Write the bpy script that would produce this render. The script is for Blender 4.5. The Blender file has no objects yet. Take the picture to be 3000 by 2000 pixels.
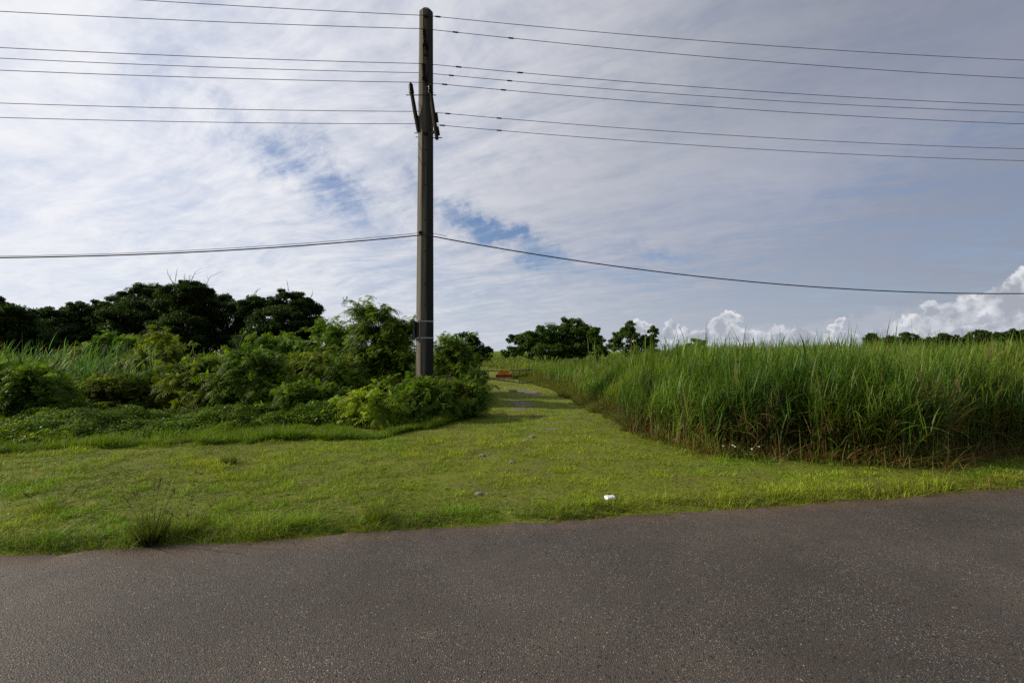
import bpy, math, random
import numpy as np
from mathutils import Vector

SC = bpy.context.scene
COL = SC.collection
PI = math.pi
R = math.radians
# ---------------------------------------------------------------- camera
EYE = 1.6
PITCH = R(1.2)
F = 1333.0            # focal length in units of the 3000-wide photograph
cam_d = bpy.data.cameras.new('camera')
cam_d.sensor_width = 36.0
cam_d.lens = 36.0 * F / 3000.0
cam_d.clip_start = 0.05
cam_d.clip_end = 20000
cam = bpy.data.objects.new('camera', cam_d)
COL.objects.link(cam)
cam.location = (0, 0, EYE)
cam.rotation_euler = (PI / 2 + PITCH, 0, 0)
SC.camera = cam
SC.view_settings.view_transform = 'Standard'
SC.view_settings.look = 'None'
SC.view_settings.exposure = 0.0
SC.view_settings.gamma = 1.0
SC.cycles.use_denoising = False
SC.cycles.max_bounces = 6
SC.cycles.transparent_max_bounces = 6

def P(x, y, Y):
    """point at depth Y on the sight line of photograph position (x, y)"""
    u = (x - 1500) / F
    v = (1000 - y) / F
    k = Y / (math.cos(PITCH) - v * math.sin(PITCH))
    return Vector((k * u, Y, EYE + k * (math.sin(PITCH) + v * math.cos(PITCH))))

# ---------------------------------------------------------------- sun
SUN_AZ = R(-86)       # measured from +Y towards +X
SUN_EL = R(27)
sdir = Vector((math.sin(SUN_AZ) * math.cos(SUN_EL), math.cos(SUN_AZ) * math.cos(SUN_EL), math.sin(SUN_EL)))
ld = bpy.data.lights.new('sun', 'SUN')
ld.energy = 5.0
ld.angle = R(0.6)
ld.color = (1.0, 0.88, 0.70)
lo = bpy.data.objects.new('sun', ld)
COL.objects.link(lo)
lo.location = (-40, 10, 30)
lo.rotation_euler = (-sdir).to_track_quat('-Z', 'Y').to_euler()

# ---------------------------------------------------------------- node expressions
class G:
    """tiny expression writer for shader node trees"""
    def __init__(s, nt):
        s.nt = nt
    def node(s, t, **kw):
        n = s.nt.nodes.new(t)
        for k, v in kw.items():
            setattr(n, k, v)
        return n
    def put(s, sock, v):
        if isinstance(v, E):
            s.nt.links.new(v.s, sock)
        elif v is not None:
            sock.default_value = v
    def m(s, op, *a, clamp=False):
        n = s.node('ShaderNodeMath', operation=op, use_clamp=clamp)
        for i, v in enumerate(a):
            s.put(n.inputs[i], v)
        return E(s, n.outputs[0])
    def vm(s, op, a, b=None, scale=None):
        n = s.node('ShaderNodeVectorMath', operation=op)
        s.put(n.inputs[0], a)
        if b is not None:
            s.put(n.inputs[1], b)
        if scale is not None:
            s.put(n.inputs['Scale'], scale)
        return E(s, n.outputs['Value' if op in ('DOT_PRODUCT', 'LENGTH', 'DISTANCE') else 'Vector'])
    def xyz(s, x, y, z):
        n = s.node('ShaderNodeCombineXYZ')
        for i, v in enumerate((x, y, z)):
            s.put(n.inputs[i], v)
        return E(s, n.outputs[0])
    def sep(s, v):
        n = s.node('ShaderNodeSeparateXYZ')
        s.put(n.inputs[0], v)
        return [E(s, o) for o in n.outputs]
    def noise(s, v, scale=1.0, detail=4.0, rough=0.55, dist=0.0, color=False, dims='3D'):
        n = s.node('ShaderNodeTexNoise', noise_dimensions=dims)
        s.put(n.inputs['Vector'], v)
        s.put(n.inputs['Scale'], scale)
        s.put(n.inputs['Detail'], detail)
        s.put(n.inputs['Roughness'], rough)
        s.put(n.inputs['Distortion'], dist)
        return E(s, n.outputs[1 if color else 0])
    def voro(s, v, scale, feature='F1', out='Distance', rand=1.0):
        n = s.node('ShaderNodeTexVoronoi', feature=feature)
        s.put(n.inputs['Vector'], v)
        s.put(n.inputs['Scale'], scale)
        s.put(n.inputs['Randomness'], rand)
        return E(s, n.outputs[out])
    def ramp(s, v, lo, hi, a=0.0, b=1.0, smooth=True):
        n = s.node('ShaderNodeMapRange', interpolation_type='SMOOTHSTEP' if smooth else 'LINEAR')
        s.put(n.inputs[0], v)
        for i, k in enumerate((lo, hi, a, b)):
            s.put(n.inputs[i + 1], k)
        return E(s, n.outputs[0])
    def mix(s, f, a, b):
        n = s.node('ShaderNodeMix', data_type='RGBA')
        n.clamp_factor = True
        s.put(n.inputs[0], f)
        s.put(n.inputs[6], a if isinstance(a, E) else (*a, 1))
        s.put(n.inputs[7], b if isinstance(b, E) else (*b, 1))
        return E(s, n.outputs[2])
    def mul(s, a, b):
        n = s.node('ShaderNodeMix', data_type='RGBA', blend_type='MULTIPLY')
        s.put(n.inputs[0], 1.0)
        s.put(n.inputs[6], a if isinstance(a, E) else (*a, 1))
        s.put(n.inputs[7], b if isinstance(b, E) else (*b, 1))
        return E(s, n.outputs[2])

class E:
    def __init__(s, g, sock):
        s.g = g
        s.s = sock
    def __add__(s, o): return s.g.m('ADD', s, o)
    __radd__ = __add__
    def __sub__(s, o): return s.g.m('SUBTRACT', s, o)
    def __rsub__(s, o): return s.g.m('SUBTRACT', o, s)
    def __mul__(s, o): return s.g.m('MULTIPLY', s, o)
    __rmul__ = __mul__
    def __truediv__(s, o): return s.g.m('DIVIDE', s, o)
    def __neg__(s): return s.g.m('MULTIPLY', s, -1.0)

# ---------------------------------------------------------------- sky with clouds
SKY = 0.1
def azel(x, y):
    p = P(x, y, 1.0) - Vector((0, 0, EYE))
    return math.atan2(p.x, p.y), math.atan2(p.z, math.hypot(p.x, p.y))

def make_world():
    w = bpy.data.worlds.new('World')
    SC.world = w
    w.use_nodes = True
    nt = w.node_tree
    nt.nodes.clear()
    g = G(nt)
    tc = g.node('ShaderNodeTexCoord')
    D = E(g, tc.outputs['Generated'])
    sky = g.node('ShaderNodeTexSky', sky_type='NISHITA')
    sky.sun_disc = False
    sky.sun_elevation = SUN_EL
    sky.sun_rotation = SUN_AZ
    sky.air_density = 1.0
    sky.dust_density = 0.6
    sky.ozone_density = 2.2
    skyc = E(g, sky.outputs[0])
    skyc = g.mul(skyc, (0.88, 0.93, 1.08))
    dx, dy, dz = g.sep(D)
    az = g.m('ARCTAN2', dx, dy)
    el = g.m('ARCSINE', dz)
    # clouds lie on a high plane: project the direction on it
    zz = g.m('MAXIMUM', dz, 0.0) + 0.16
    px = dx / zz
    py = dy / zz
    pl = g.xyz(px, py, 0.0)
    wn = g.noise(pl, 0.9, 2, 0.5, color=True)
    wv = g.vm('SCALE', g.vm('SUBTRACT', wn, (0.5, 0.5, 0.5)), scale=0.55)
    plw = g.vm('ADD', pl, wv)
    # long fibres combed along one direction of the plane
    def comb(vec, ang, sx, sy):
        n = g.node('ShaderNodeMapping')
        n.inputs['Rotation'].default_value = (0, 0, ang)
        n.inputs['Scale'].default_value = (sx, sy, 1)
        g.put(n.inputs['Vector'], vec)
        # rotate first, then stretch
        r = g.node('ShaderNodeVectorRotate', rotation_type='Z_AXIS')
        g.put(r.inputs['Vector'], vec)
        r.inputs['Angle'].default_value = ang
        return g.vm('MULTIPLY', E(g, r.outputs[0]), (sx, sy, 1))
    fib = g.noise(comb(plw, R(35), 0.55, 2.4), 1.6, 7, 0.64, 0.12)
    fib2 = g.noise(comb(plw, R(20), 1.2, 5.0), 2.6, 5, 0.68, 0.1)
    big = g.noise(plw, 0.75, 4, 0.5)
    mot = g.noise(plw, 8.5, 5, 0.66, 0.25)
    # placement of clear patches, in azimuth and elevation
    we = g.noise(D, 6.0, 6, 0.68, color=True)
    wx, wy, wz = g.sep(we)
    azw = az + (wx - 0.5) * 0.42
    elw = el + (wy - 0.5) * 0.20
    def blob(x, y, rx, ry, rot, amp, e=elw, a=azw):
        a0, e0 = azel(x, y)
        c, s_ = math.cos(R(-rot)), math.sin(R(-rot))
        A = a - a0
        Bq = e - e0
        U = (A * c + Bq * s_) / (rx / F)
        V = (Bq * c - A * s_) / (ry / F)
        d = U * U + V * V
        return g.m('EXPONENT', -d) * amp
    hole = (blob(800, 465, 190, 48, 25, 0.80) + blob(1010, 560, 180, 50, 38, 0.55)
            + blob(1400, 660, 220, 36, 32, 0.80) + blob(1600, 745, 260, 32, 20, 0.65)
            + blob(1900, 745, 120, 22, 10, 0.45)
            + blob(1400, 850, 420, 80, 10, 0.28) + blob(2250, 850, 500, 90, 4, 0.16)
            + blob(2950, 380, 330, 60, -14, 0.28) + blob(2600, 760, 500, 60, -8, 0.10)
            + blob(3900, 500, 900, 300, -8, 0.2) + blob(900, 90, 900, 200, 0, 0.08))
    rear = g.ramp(dy, 0.25, -0.45)  # unseen dark cloud deck added behind the camera to cut light from there
    cov = (big - 0.5) * 0.55 + (fib - 0.5) * 1.0 + (fib2 - 0.5) * 0.5 + (mot - 0.5) * 0.50 + 0.82 + rear * 0.5 - hole * g.ramp(fib2 * 0.6 + fib * 0.4, 0.34, 0.66, 1.25, 0.60)
    dens = g.ramp(cov, -0.50, 1.0)
    thick = g.ramp(cov, 0.45, 1.15)
    # clouds scatter more light towards the sun; the added rear deck stays dark
    sd = g.vm('DOT_PRODUCT', D, tuple(sdir))
    glow = g.ramp(sd - rear * 0.9, -0.95, 0.72, smooth=False)
    lowsun = blob(150, 900, 750, 330, 0, 1.0, e=el, a=az)
    bright = g.mix(glow, (0.13, 0.145, 0.20), (0.98, 0.98, 1.0))
    bright = g.mix(lowsun * 0.8, bright, (0.95, 0.94, 0.93))
    shade = g.mix(glow, (0.10, 0.11, 0.16), (0.72, 0.75, 0.85))
    tex = g.ramp((fib * 0.5 + fib2 * 0.2 + mot * 0.3), 0.30, 0.68)
    cl = g.mix(tex * 0.6 + thick * 0.4, shade, bright)
    # darker veil up on the right
    veil = blob(3150, -100, 800, 800, 0, 1.0, e=el, a=az)
    cl = g.mix(veil * 0.8, cl, (0.22, 0.245, 0.32))
    rv = blob(2100, 560, 520, 150, -8, 1.0)
    cl = g.mix(rv * 0.6, cl, (0.48, 0.50, 0.585))
    cl = g.vm('SCALE', cl, scale=1.0 / SKY)
    col = g.mix(dens * 0.93, skyc, cl)
    # heaped clouds low over the horizon
    puff = g.noise(D, 22.0, 5, 0.6, color=True)
    qx, qy, qz = g.sep(puff)
    a2 = az + (qx - 0.5) * 0.085
    e2 = el + (qy - 0.5) * 0.065
    heaps = [(1865, 965, 45, 26), (1905, 950, 22, 14), (1965, 985, 52, 30), (1985, 965, 22, 16),
             (2050, 990, 60, 24), (2105, 955, 44, 34), (2150, 935, 34, 26), (2185, 930, 15, 12), (2170, 980, 90, 34),
             (2275, 985, 45, 34), (2345, 990, 42, 30), (2440, 965, 42, 22), (2465, 945, 24, 16), (2480, 990, 80, 28),
             (2715, 905, 50, 42), (2775, 925, 80, 50), (2700, 960, 130, 40), (2850, 900, 62, 44), (2905, 880, 46, 36), (2965, 840, 48, 40),
             (2990, 900, 130, 80), (3020, 810, 60, 44), (3150, 840, 170, 90), (3450, 880, 260, 110), (2640, 985, 120, 30),
             (2900, 985, 240, 36), (4200, 930, 500, 90), (-1200, 960, 400, 70), (-2500, 930, 500, 100)]
    def field(a, e):
        f = None
        for (x, y, rx, ry) in heaps:
            a0, e0 = azel(x, y)
            cz = math.cos(a0)
            sc = math.hypot(x - 1500, F) / F
            A = (a - a0) / (rx / F * cz * cz)
            Q = (e - e0) / (ry / F * cz)
            d = 1.0 - g.m('SQRT', A * A + Q * Q)
            f = d if f is None else g.m('SMOOTH_MAX', f, d, 0.25)
        return f
    f1 = field(a2, e2)
    pn = g.noise(D, 55.0, 4, 0.62)
    f1 = f1 + (pn - 0.5) * 0.42
    pn2 = g.noise(g.vm('ADD', D, (-0.012, 0.0, 0.010)), 55.0, 4, 0.62)
    pb = g.noise(D, 20.0, 3, 0.55)
    pb2 = g.noise(g.vm('ADD', D, (-0.02, 0.0, 0.02)), 20.0, 3, 0.55)
    hd = g.ramp(f1, 0.0, 0.26)
    lit = (pn - pn2) * 1.5 + (pb - pb2) * 2.6 + 0.50
    edge = g.ramp(f1, 0.0, 0.75, 0.45, -0.25)
    lowf = g.ramp(el, 0.0, 0.10, -0.38, 0.02)
    lit = g.m('ADD', lit + edge, lowf, clamp=True)
    hcol = g.mix(lit, (0.36, 0.38, 0.43), (0.83, 0.83, 0.85))
    hcol = g.vm('SCALE', hcol, scale=1.0 / SKY)
    bank = blob(2900, 970, 560, 46, 0, 1.0) + blob(2200, 998, 400, 30, 0, 0.9)
    bankc = g.vm('SCALE', g.mix(g.noise(D, 14.0, 4, 0.6), (0.36, 0.37, 0.43), (0.50, 0.50, 0.56)), scale=1.0 / SKY)
    col = g.mix(g.ramp(bank, 0.15, 0.8) * 0.8, col, bankc)
    hz = g.m('EXPONENT', g.m('ABSOLUTE', el) * -9.0) * 0.5
    hzc = g.vm('SCALE', g.mix(glow, (0.40, 0.46, 0.58), (0.66, 0.73, 0.86)), scale=1.0 / SKY)
    col = g.mix(hz, col, hzc)
    col2 = g.mix(hd * 0.96, col, g.mix(hz * 0.6, hcol, hzc))
    def bg(c):
        b = g.node('ShaderNodeBackground')
        g.put(b.inputs[0], c)
        b.inputs[1].default_value = SKY
        return b.outputs[0]
    def mixs(f, a, b):
        n = g.node('ShaderNodeMixShader')
        g.put(n.inputs[0], f)
        nt.links.new(a, n.inputs[1])
        nt.links.new(b, n.inputs[2])
        return n.outputs[0]
    # heaped clouds are only worked out near the horizon, and nothing below it
    low = g.m('LESS_THAN', el, 0.30)
    below = g.m('LESS_THAN', el, -0.06)
    sh = mixs(below, mixs(low, bg(col), bg(col2)), bg(E(g, g.node('ShaderNodeRGB').outputs[0])))
    for n in nt.nodes:
        if n.type == 'RGB':
            n.outputs[0].default_value = (1.2, 1.3, 1.2, 1)
    out = g.node('ShaderNodeOutputWorld')
    nt.links.new(sh, out.inputs[0])
    w.cycles.sampling_method = 'MANUAL'
    w.cycles.sample_map_resolution = 512
make_world()

# ---------------------------------------------------------------- mesh helpers
rng = np.random.default_rng(7)

def vnoise(x, y, scale, seed):
    """smooth value noise, 0..1"""
    x = np.asarray(x, float) * scale
    y = np.asarray(y, float) * scale
    xi = np.floor(x).astype(np.int64)
    yi = np.floor(y).astype(np.int64)
    fx = x - xi
    fy = y - yi
    fx = fx * fx * (3 - 2 * fx)
    fy = fy * fy * (3 - 2 * fy)
    def h(a, b):
        n = (a * 374761393 + b * 668265263 + seed * 974634777) & 0x7fffffff
        n = ((n ^ (n >> 13)) * 1274126177) & 0x7fffffff
        return ((n ^ (n >> 16)) & 0xffff) / 65535.0
    return ((h(xi, yi) * (1 - fx) + h(xi + 1, yi) * fx) * (1 - fy)
            + (h(xi, yi + 1) * (1 - fx) + h(xi + 1, yi + 1) * fx) * fy)

def fbm(x, y, scale, seed, octv=4):
    s = 0
    a = 0.5
    t = 0
    for k in range(octv):
        s = s + a * vnoise(x, y, scale * 2 ** k, seed + k)
        t += a
        a *= 0.5
    return s / t

def norm(v):
    return v / np.maximum(np.linalg.norm(v, axis=-1, keepdims=True), 1e-9)

class MB:
    """collects quads with a colour per vertex and links them as one mesh object"""
    def __init__(s):
        s.v, s.f, s.c, s.n = [], [], [], 0
    def add(s, v, f, c=(1, 1, 1)):
        v = np.asarray(v, np.float32).reshape(-1, 3)
        f = np.asarray(f, np.int32).reshape(-1, 4)
        c = np.asarray(c, np.float32)
        if c.ndim == 1:
            c = np.broadcast_to(c, (len(v), 3))
        s.v.append(v)
        s.f.append(f + s.n)
        s.c.append(c)
        s.n += len(v)
    def build(s, name, mat, parent=None, loc=(0, 0, 0), smooth=False):
        v = np.concatenate(s.v)
        f = np.concatenate(s.f)
        c = np.concatenate(s.c)
        me = bpy.data.meshes.new(name)
        me.vertices.add(len(v))
        me.vertices.foreach_set('co', v.ravel())
        me.loops.add(f.size)
        me.loops.foreach_set('vertex_index', f.ravel())
        me.polygons.add(len(f))
        me.polygons.foreach_set('loop_start', np.arange(len(f), dtype=np.int32) * 4)
        me.polygons.foreach_set('use_smooth', np.full(len(f), smooth))
        me.update(calc_edges=True)
        a = me.color_attributes.new('tint', 'FLOAT_COLOR', 'POINT')
        cc = np.ones((len(v), 4), np.float32)
        cc[:, :3] = c
        a.data.foreach_set('color', cc.ravel())
        me.materials.append(mat)
        o = bpy.data.objects.new(name, me)
        COL.objects.link(o)
        o.parent = parent
        o.location = loc
        return o
    # ---- shapes
    def ribbon(s, base, d, bend, wv, L, W, prof, col, tipcol=None):
        """blades and leaves: base, direction, curvature, width direction; prof = width along the blade"""
        base = np.asarray(base, float)
        N = len(base)
        n = len(prof)
        t = np.linspace(0, 1, n)[None, :, None]
        L = np.broadcast_to(np.asarray(L, float), (N,))[:, None, None]
        W = np.broadcast_to(np.asarray(W, float), (N,))[:, None, None]
        c = base[:, None, :] + d[:, None, :] * L * t + bend[:, None, :] * L * t * t
        w = wv[:, None, :] * W * np.asarray(prof)[None, :, None] * 0.5
        v = np.stack([c - w, c + w], 2)
        q = np.arange(n - 1)
        f0 = np.stack([2 * q, 2 * q + 1, 2 * q + 3, 2 * q + 2], 1)
        f = f0[None] + (np.arange(N) * 2 * n)[:, None, None]
        col = np.broadcast_to(np.asarray(col, float), (N, 3))
        cc = np.repeat(col[:, None, :], n, 1)
        if tipcol is not None:
            tc = np.broadcast_to(np.asarray(tipcol, float), (N, 3))[:, None, :]
            cc = cc * (1 - t) + tc * t
        s.add(v.reshape(-1, 3), f.reshape(-1, 4), np.repeat(cc, 2, 1).reshape(-1, 3))
    def tube(s, pts, rad, ns=6, col=(1, 1, 1), cap=False):
        pts = [Vector(p) for p in pts]
        if not hasattr(rad, '__len__'):
            rad = [rad] * len(pts)
        V = []
        ref = None
        for i, p in enumerate(pts):
            a = pts[max(i - 1, 0)]
            b = pts[min(i + 1, len(pts) - 1)]
            t = (b - a).normalized()
            if ref is None:
                ref = Vector((0, 0, 1)) if abs(t.z) < 0.9 else Vector((1, 0, 0))
            x = t.cross(ref).normalized()
            y = x.cross(t).normalized()
            ref = y
            for k in range(ns):
                an = 2 * PI * k / ns
                V.append(p + (x * math.cos(an) + y * math.sin(an)) * rad[i])
        Fc = []
        for i in range(len(pts) - 1):
            for k in range(ns):
                k2 = (k + 1) % ns
                Fc.append((i * ns + k, i * ns + k2, (i + 1) * ns + k2, (i + 1) * ns + k))
        if cap and ns % 2 == 0:
            for b0 in (0, (len(pts) - 1) * ns):
                for k in range(1, ns // 2):
                    Fc.append((b0 + k - 1, b0 + k, b0 + ns - 1 - k, b0 + (ns - k) % ns))
        s.add([tuple(v) for v in V], Fc, col)
    def box(s, c, size, rot=0.0, col=(1, 1, 1), tilt=0.0):
        c = Vector(c)
        hx, hy, hz = [k / 2 for k in size]
        V = []
        for sx, sy, sz in ((-1, -1, -1), (1, -1, -1), (1, 1, -1), (-1, 1, -1), (-1, -1, 1), (1, -1, 1), (1, 1, 1), (-1, 1, 1)):
            x, y, z = sx * hx, sy * hy, sz * hz
            x, z = x * math.cos(tilt) - z * math.sin(tilt), x * math.sin(tilt) + z * math.cos(tilt)
            V.append((c.x + x * math.cos(rot) - y * math.sin(rot), c.y + x * math.sin(rot) + y * math.cos(rot), c.z + z))
        s.add(V, [(0, 3, 2, 1), (4, 5, 6, 7), (0, 1, 5, 4), (1, 2, 6, 5), (2, 3, 7, 6), (3, 0, 4, 7)], col)

def tag(o, label=None, cat=None, group=None, kind=None):
    if label: o['label'] = label
    if cat: o['category'] = cat
    if group: o['group'] = group
    if kind: o['kind'] = kind
    return o

def empty(name, loc=(0, 0, 0), rz=0.0):
    o = bpy.data.objects.new(name, None)
    COL.objects.link(o)
    o.location = loc
    o.rotation_euler = (0, 0, rz)
    o.empty_display_size = 0.2
    return o

def inside(poly, x, y):
    r = np.zeros(len(x), bool)
    n = len(poly)
    for i in range(n):
        x1, y1 = poly[i]
        x2, y2 = poly[(i + 1) % n]
        if y1 == y2:
            continue
        c = ((y1 > y) != (y2 > y)) & (x < (x2 - x1) * (y - y1) / (y2 - y1) + x1)
        r ^= c
    return r

# ---------------------------------------------------------------- materials
def new_mat(name):
    m = bpy.data.materials.new(name)
    m.use_nodes = True
    nt = m.node_tree
    nt.nodes.clear()
    g = G(nt)
    out = g.node('ShaderNodeOutputMaterial')
    bs = g.node('ShaderNodeBsdfPrincipled')
    nt.links.new(bs.outputs[0], out.inputs[0])
    return m, g, bs, out

def leaf_mat(name, trans=0.35, rough=0.5, spec=0.35, tmul=(1.5, 1.5, 0.6), nscale=3.0, var=0.5):
    m, g, bs, out = new_mat(name)
    at = g.node('ShaderNodeAttribute', attribute_name='tint')
    geo = g.node('ShaderNodeNewGeometry')
    n = g.noise(E(g, geo.outputs['Position']), nscale, 3, 0.6)
    k = g.ramp(n, 0.3, 0.7, 1 - var * 0.5, 1 + var * 0.5)
    c = g.vm('SCALE', E(g, at.outputs['Color']), scale=k)
    g.put(bs.inputs['Base Color'], c)
    bs.inputs['Roughness'].default_value = rough
    bs.inputs['Specular IOR Level'].default_value = spec
    tr = g.node('ShaderNodeBsdfTranslucent')
    g.put(tr.inputs[0], g.mul(c, tmul))
    mx = g.node('ShaderNodeMixShader')
    mx.inputs[0].default_value = trans
    g.nt.links.new(bs.outputs[0], mx.inputs[1])
    g.nt.links.new(tr.outputs[0], mx.inputs[2])
    g.nt.links.new(mx.outputs[0], out.inputs[0])
    return m

M = {}
M['lawn'] = leaf_mat('lawn_grass', 0.30, 0.55, 0.25, (1.3, 1.35, 0.6), 0.8, 0.25)
M['tallgrass'] = leaf_mat('tall_grass', 0.42, 0.5, 0.22, (1.3, 1.45, 0.6), 0.6, 0.4)
M['leaf'] = leaf_mat('leaf', 0.38, 0.6, 0.12, (1.5, 1.7, 0.5), 1.2, 0.5)
M['darkleaf'] = leaf_mat('dark_leaf', 0.28, 0.6, 0.10, (1.4, 1.7, 0.5), 0.8, 0.4)
M['petal'] = leaf_mat('petal', 0.2, 0.6, 0.2, (1, 1, 1), 3, 0.1)

def simple_mat(name, col, rough=0.6, metal=0.0, spec=0.4, nscale=8.0, var=0.3, col2=None, bump=0.0):
    m, g, bs, out = new_mat(name)
    tc = g.node('ShaderNodeTexCoord')
    n = g.noise(E(g, tc.outputs['Object']), nscale, 5, 0.6)
    c2 = col2 or tuple(k * (1 - var) for k in col)
    g.put(bs.inputs['Base Color'], g.mix(g.ramp(n, 0.35, 0.65), c2, col))
    bs.inputs['Roughness'].default_value = rough
    bs.inputs['Metallic'].default_value = metal
    bs.inputs['Specular IOR Level'].default_value = spec
    if bump:
        b = g.node('ShaderNodeBump')
        b.inputs['Strength'].default_value = bump
        b.inputs['Distance'].default_value = 0.01
        g.put(b.inputs['Height'], n)
        g.nt.links.new(b.outputs[0], bs.inputs['Normal'])
    return m

M['bark'] = simple_mat('bark', (0.10, 0.08, 0.06), 0.9, nscale=14, var=0.5, bump=0.4)
M['steel'] = simple_mat('galvanised_steel', (0.30, 0.30, 0.29), 0.5, 0.6, nscale=10)
M['darksteel'] = simple_mat('weathered_steel', (0.018, 0.016, 0.015), 0.8, 0.0, spec=0.2, nscale=12, col2=(0.030, 0.018, 0.012))
M['insulator'] = simple_mat('insulator_glaze', (0.014, 0.012, 0.012), 0.38, spec=0.35, nscale=10)
M['cable'] = simple_mat('cable', (0.035, 0.033, 0.032), 0.6, 0.2, nscale=3)
M['band'] = simple_mat('steel_band', (0.65, 0.65, 0.66), 0.35, 0.5, nscale=20)
M['pipe'] = simple_mat('gate_pipe', (0.22, 0.22, 0.20), 0.6, 0.3, nscale=6, col2=(0.08, 0.06, 0.045))
M['amber'] = simple_mat('amber_paint', (0.90, 0.44, 0.010), 0.5, nscale=7, var=0.2)
M['redpaint'] = simple_mat('red_paint', (0.38, 0.014, 0.020), 0.5, nscale=5, var=0.35)
M['letters_dark'] = simple_mat('dark_lettering', (0.12, 0.02, 0.01), 0.6)
M['letters_pale'] = simple_mat('pale_lettering', (0.30, 0.10, 0.10), 0.6)
M['litter'] = simple_mat('white_foam', (0.80, 0.80, 0.82), 0.5, nscale=30, var=0.08)
M['stone'] = simple_mat('coral_stone', (0.30, 0.27, 0.235), 0.9, nscale=25, var=0.45, bump=0.5)

# ---------------------------------------------------------------- lay of the land
ROAD_Y0, ROAD_K = 4.27, 0.179
ROAD_N = math.hypot(1, ROAD_K)
ROAD_W = 6.9
def road_s(x, y):
    """distance beyond the far edge of the road (negative on the road)"""
    return (y - ROAD_Y0 - ROAD_K * x) / ROAD_N
def ground_h(x, y):
    x = np.asarray(x, float)
    y = np.asarray(y, float)
    s = road_s(x, y)
    sd = np.maximum(s, -ROAD_W - s)
    ramp = np.clip((sd + 0.02) / 0.22, 0, 1)
    h = -0.05 + ramp * 0.085
    far = np.clip(sd / 3.0, 0, 1)
    h = h + far * ((fbm(x, y, 0.35, 3, 3) - 0.5) * 0.16 + (fbm(x, y, 1.7, 9, 2) - 0.5) * 0.04)
    # the land on both sides of the track lies a little higher than the track
    tx = track_x(y)
    side = np.clip((np.abs(x - tx) - 1.5) / 3.0, 0, 1) * np.clip((y - 8) / 8, 0, 1)
    return h + side * 0.12
def track_x(y):
    return np.interp(y, [0, 8, 12, 17, 22, 28, 36, 50], [0.2, 0.4, 0.6, 0.35, -0.25, -1.2, -3.2, -8])

# bare stony patches on the track: photograph position, size in metres
def gp(x, y, it=3):
    """photograph position -> point on the ground"""
    z = 0.03
    v = (1000 - y) / F
    dz = math.sin(PITCH) + v * math.cos(PITCH)
    k = (z - EYE) / dz
    return k * (x - 1500) / F, k * (math.cos(PITCH) - v * math.sin(PITCH))
PATCH = [(1500, 1140, .45, .45, .9), (1540, 1150, .40, .6, 1.0), (1560, 1157, .3, .4, .9), (1500, 1174, .28, .30, .9), (1528, 1187, .30, .40, 1.0), (1515, 1199, .26, .22, .85), (1555, 1191, .32, .14, .55),
         (1560, 1212, .45, .10, .5), (1515, 1224, .22, .10, .5), (1670, 1222, .32, .12, .6), (1635, 1240, .28, .10, .55),
         (1600, 1258, .45, .10, .5), (1462, 1240, .3, .1, .4), (1430, 1258, .4, .1, .4), (1558, 1284, .10, .06, .5), (1536, 1295, .12, .06, .5),
         (1390, 1335, .35, .08, .5), (1450, 1343, .32, .05, .55), (1500, 1357, .12, .05, .5), (1410, 1447, .12, .04, .5),
         (1370, 1318, .25, .08, .4), (1650, 1455, .3, .03, .45), (2170, 1300, .2, .1, .3)]
PATCHW = [(*gp(x, y), rx, ry, a) for x, y, rx, ry, a in PATCH]
def bare(x, y):
    n = fbm(x, y, 3.0, 77, 4)
    b = np.zeros(len(x))
    for px, py, rx, ry, a in PATCHW:
        d = ((x - px) / rx) ** 2 + ((y - py) / ry) ** 2
        b = np.maximum(b, a * np.exp(-d * 0.9))
    return np.clip((b + (n - 0.5) * 1.3 * (b > 0.05) - 0.25) * 3, 0, 1)

# regions
FIELD = [(2.1, 8.8), (2.3, 8.1), (2.65, 7.3), (3.0, 6.95), (4.0, 6.65), (5.0, 6.35), (5.8, 6.25), (6.8, 6.7), (8, 7.15), (10, 7.6), (14, 8.4), (26, 10.6),
         (120, 27), (150, 130), (-40, 130), (-40, 60), (-16, 42), (-7, 36), (-4.6, 33.5), (-3.4, 38), (-2.0, 36), (-0.2, 30), (0.35, 27), (1.2, 22), (1.9, 18), (2.1, 13.5), (2.4, 10.6), (2.2, 9.6)]
LEFTF = [(-3.2, 13.5), (-4.5, 12.8), (-7, 12.3), (-12, 11.0), (-30, 9), (-70, 20), (-60, 60), (-16, 42), (-7, 34), (-4.4, 30), (-3.4, 25), (-2.8, 20), (-2.5, 16)]
EDGEX = np.array([-40, -25, -14, -9.5, -7.9, -6.6, -5.2, -3.6, -2.6, -1.75, -1.35, -1.15, -1.1, -1.1])
EDGEY = np.array([1.8, 4.2, 6.2, 6.9, 7.25, 7.75, 8.1, 8.5, 8.9, 9.6, 10.6, 11.8, 13, 14])
def verge_y(x):
    """where the mown lawn ends on the left and the rank growth begins"""
    return np.interp(x, EDGEX, EDGEY)
# left limit of the track farther up
def track_left(y):
    return np.interp(y, [10, 13, 17, 21, 28, 34], [-1.3, -1.05, -1.35, -1.75, -2.9, -5.0])

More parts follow.
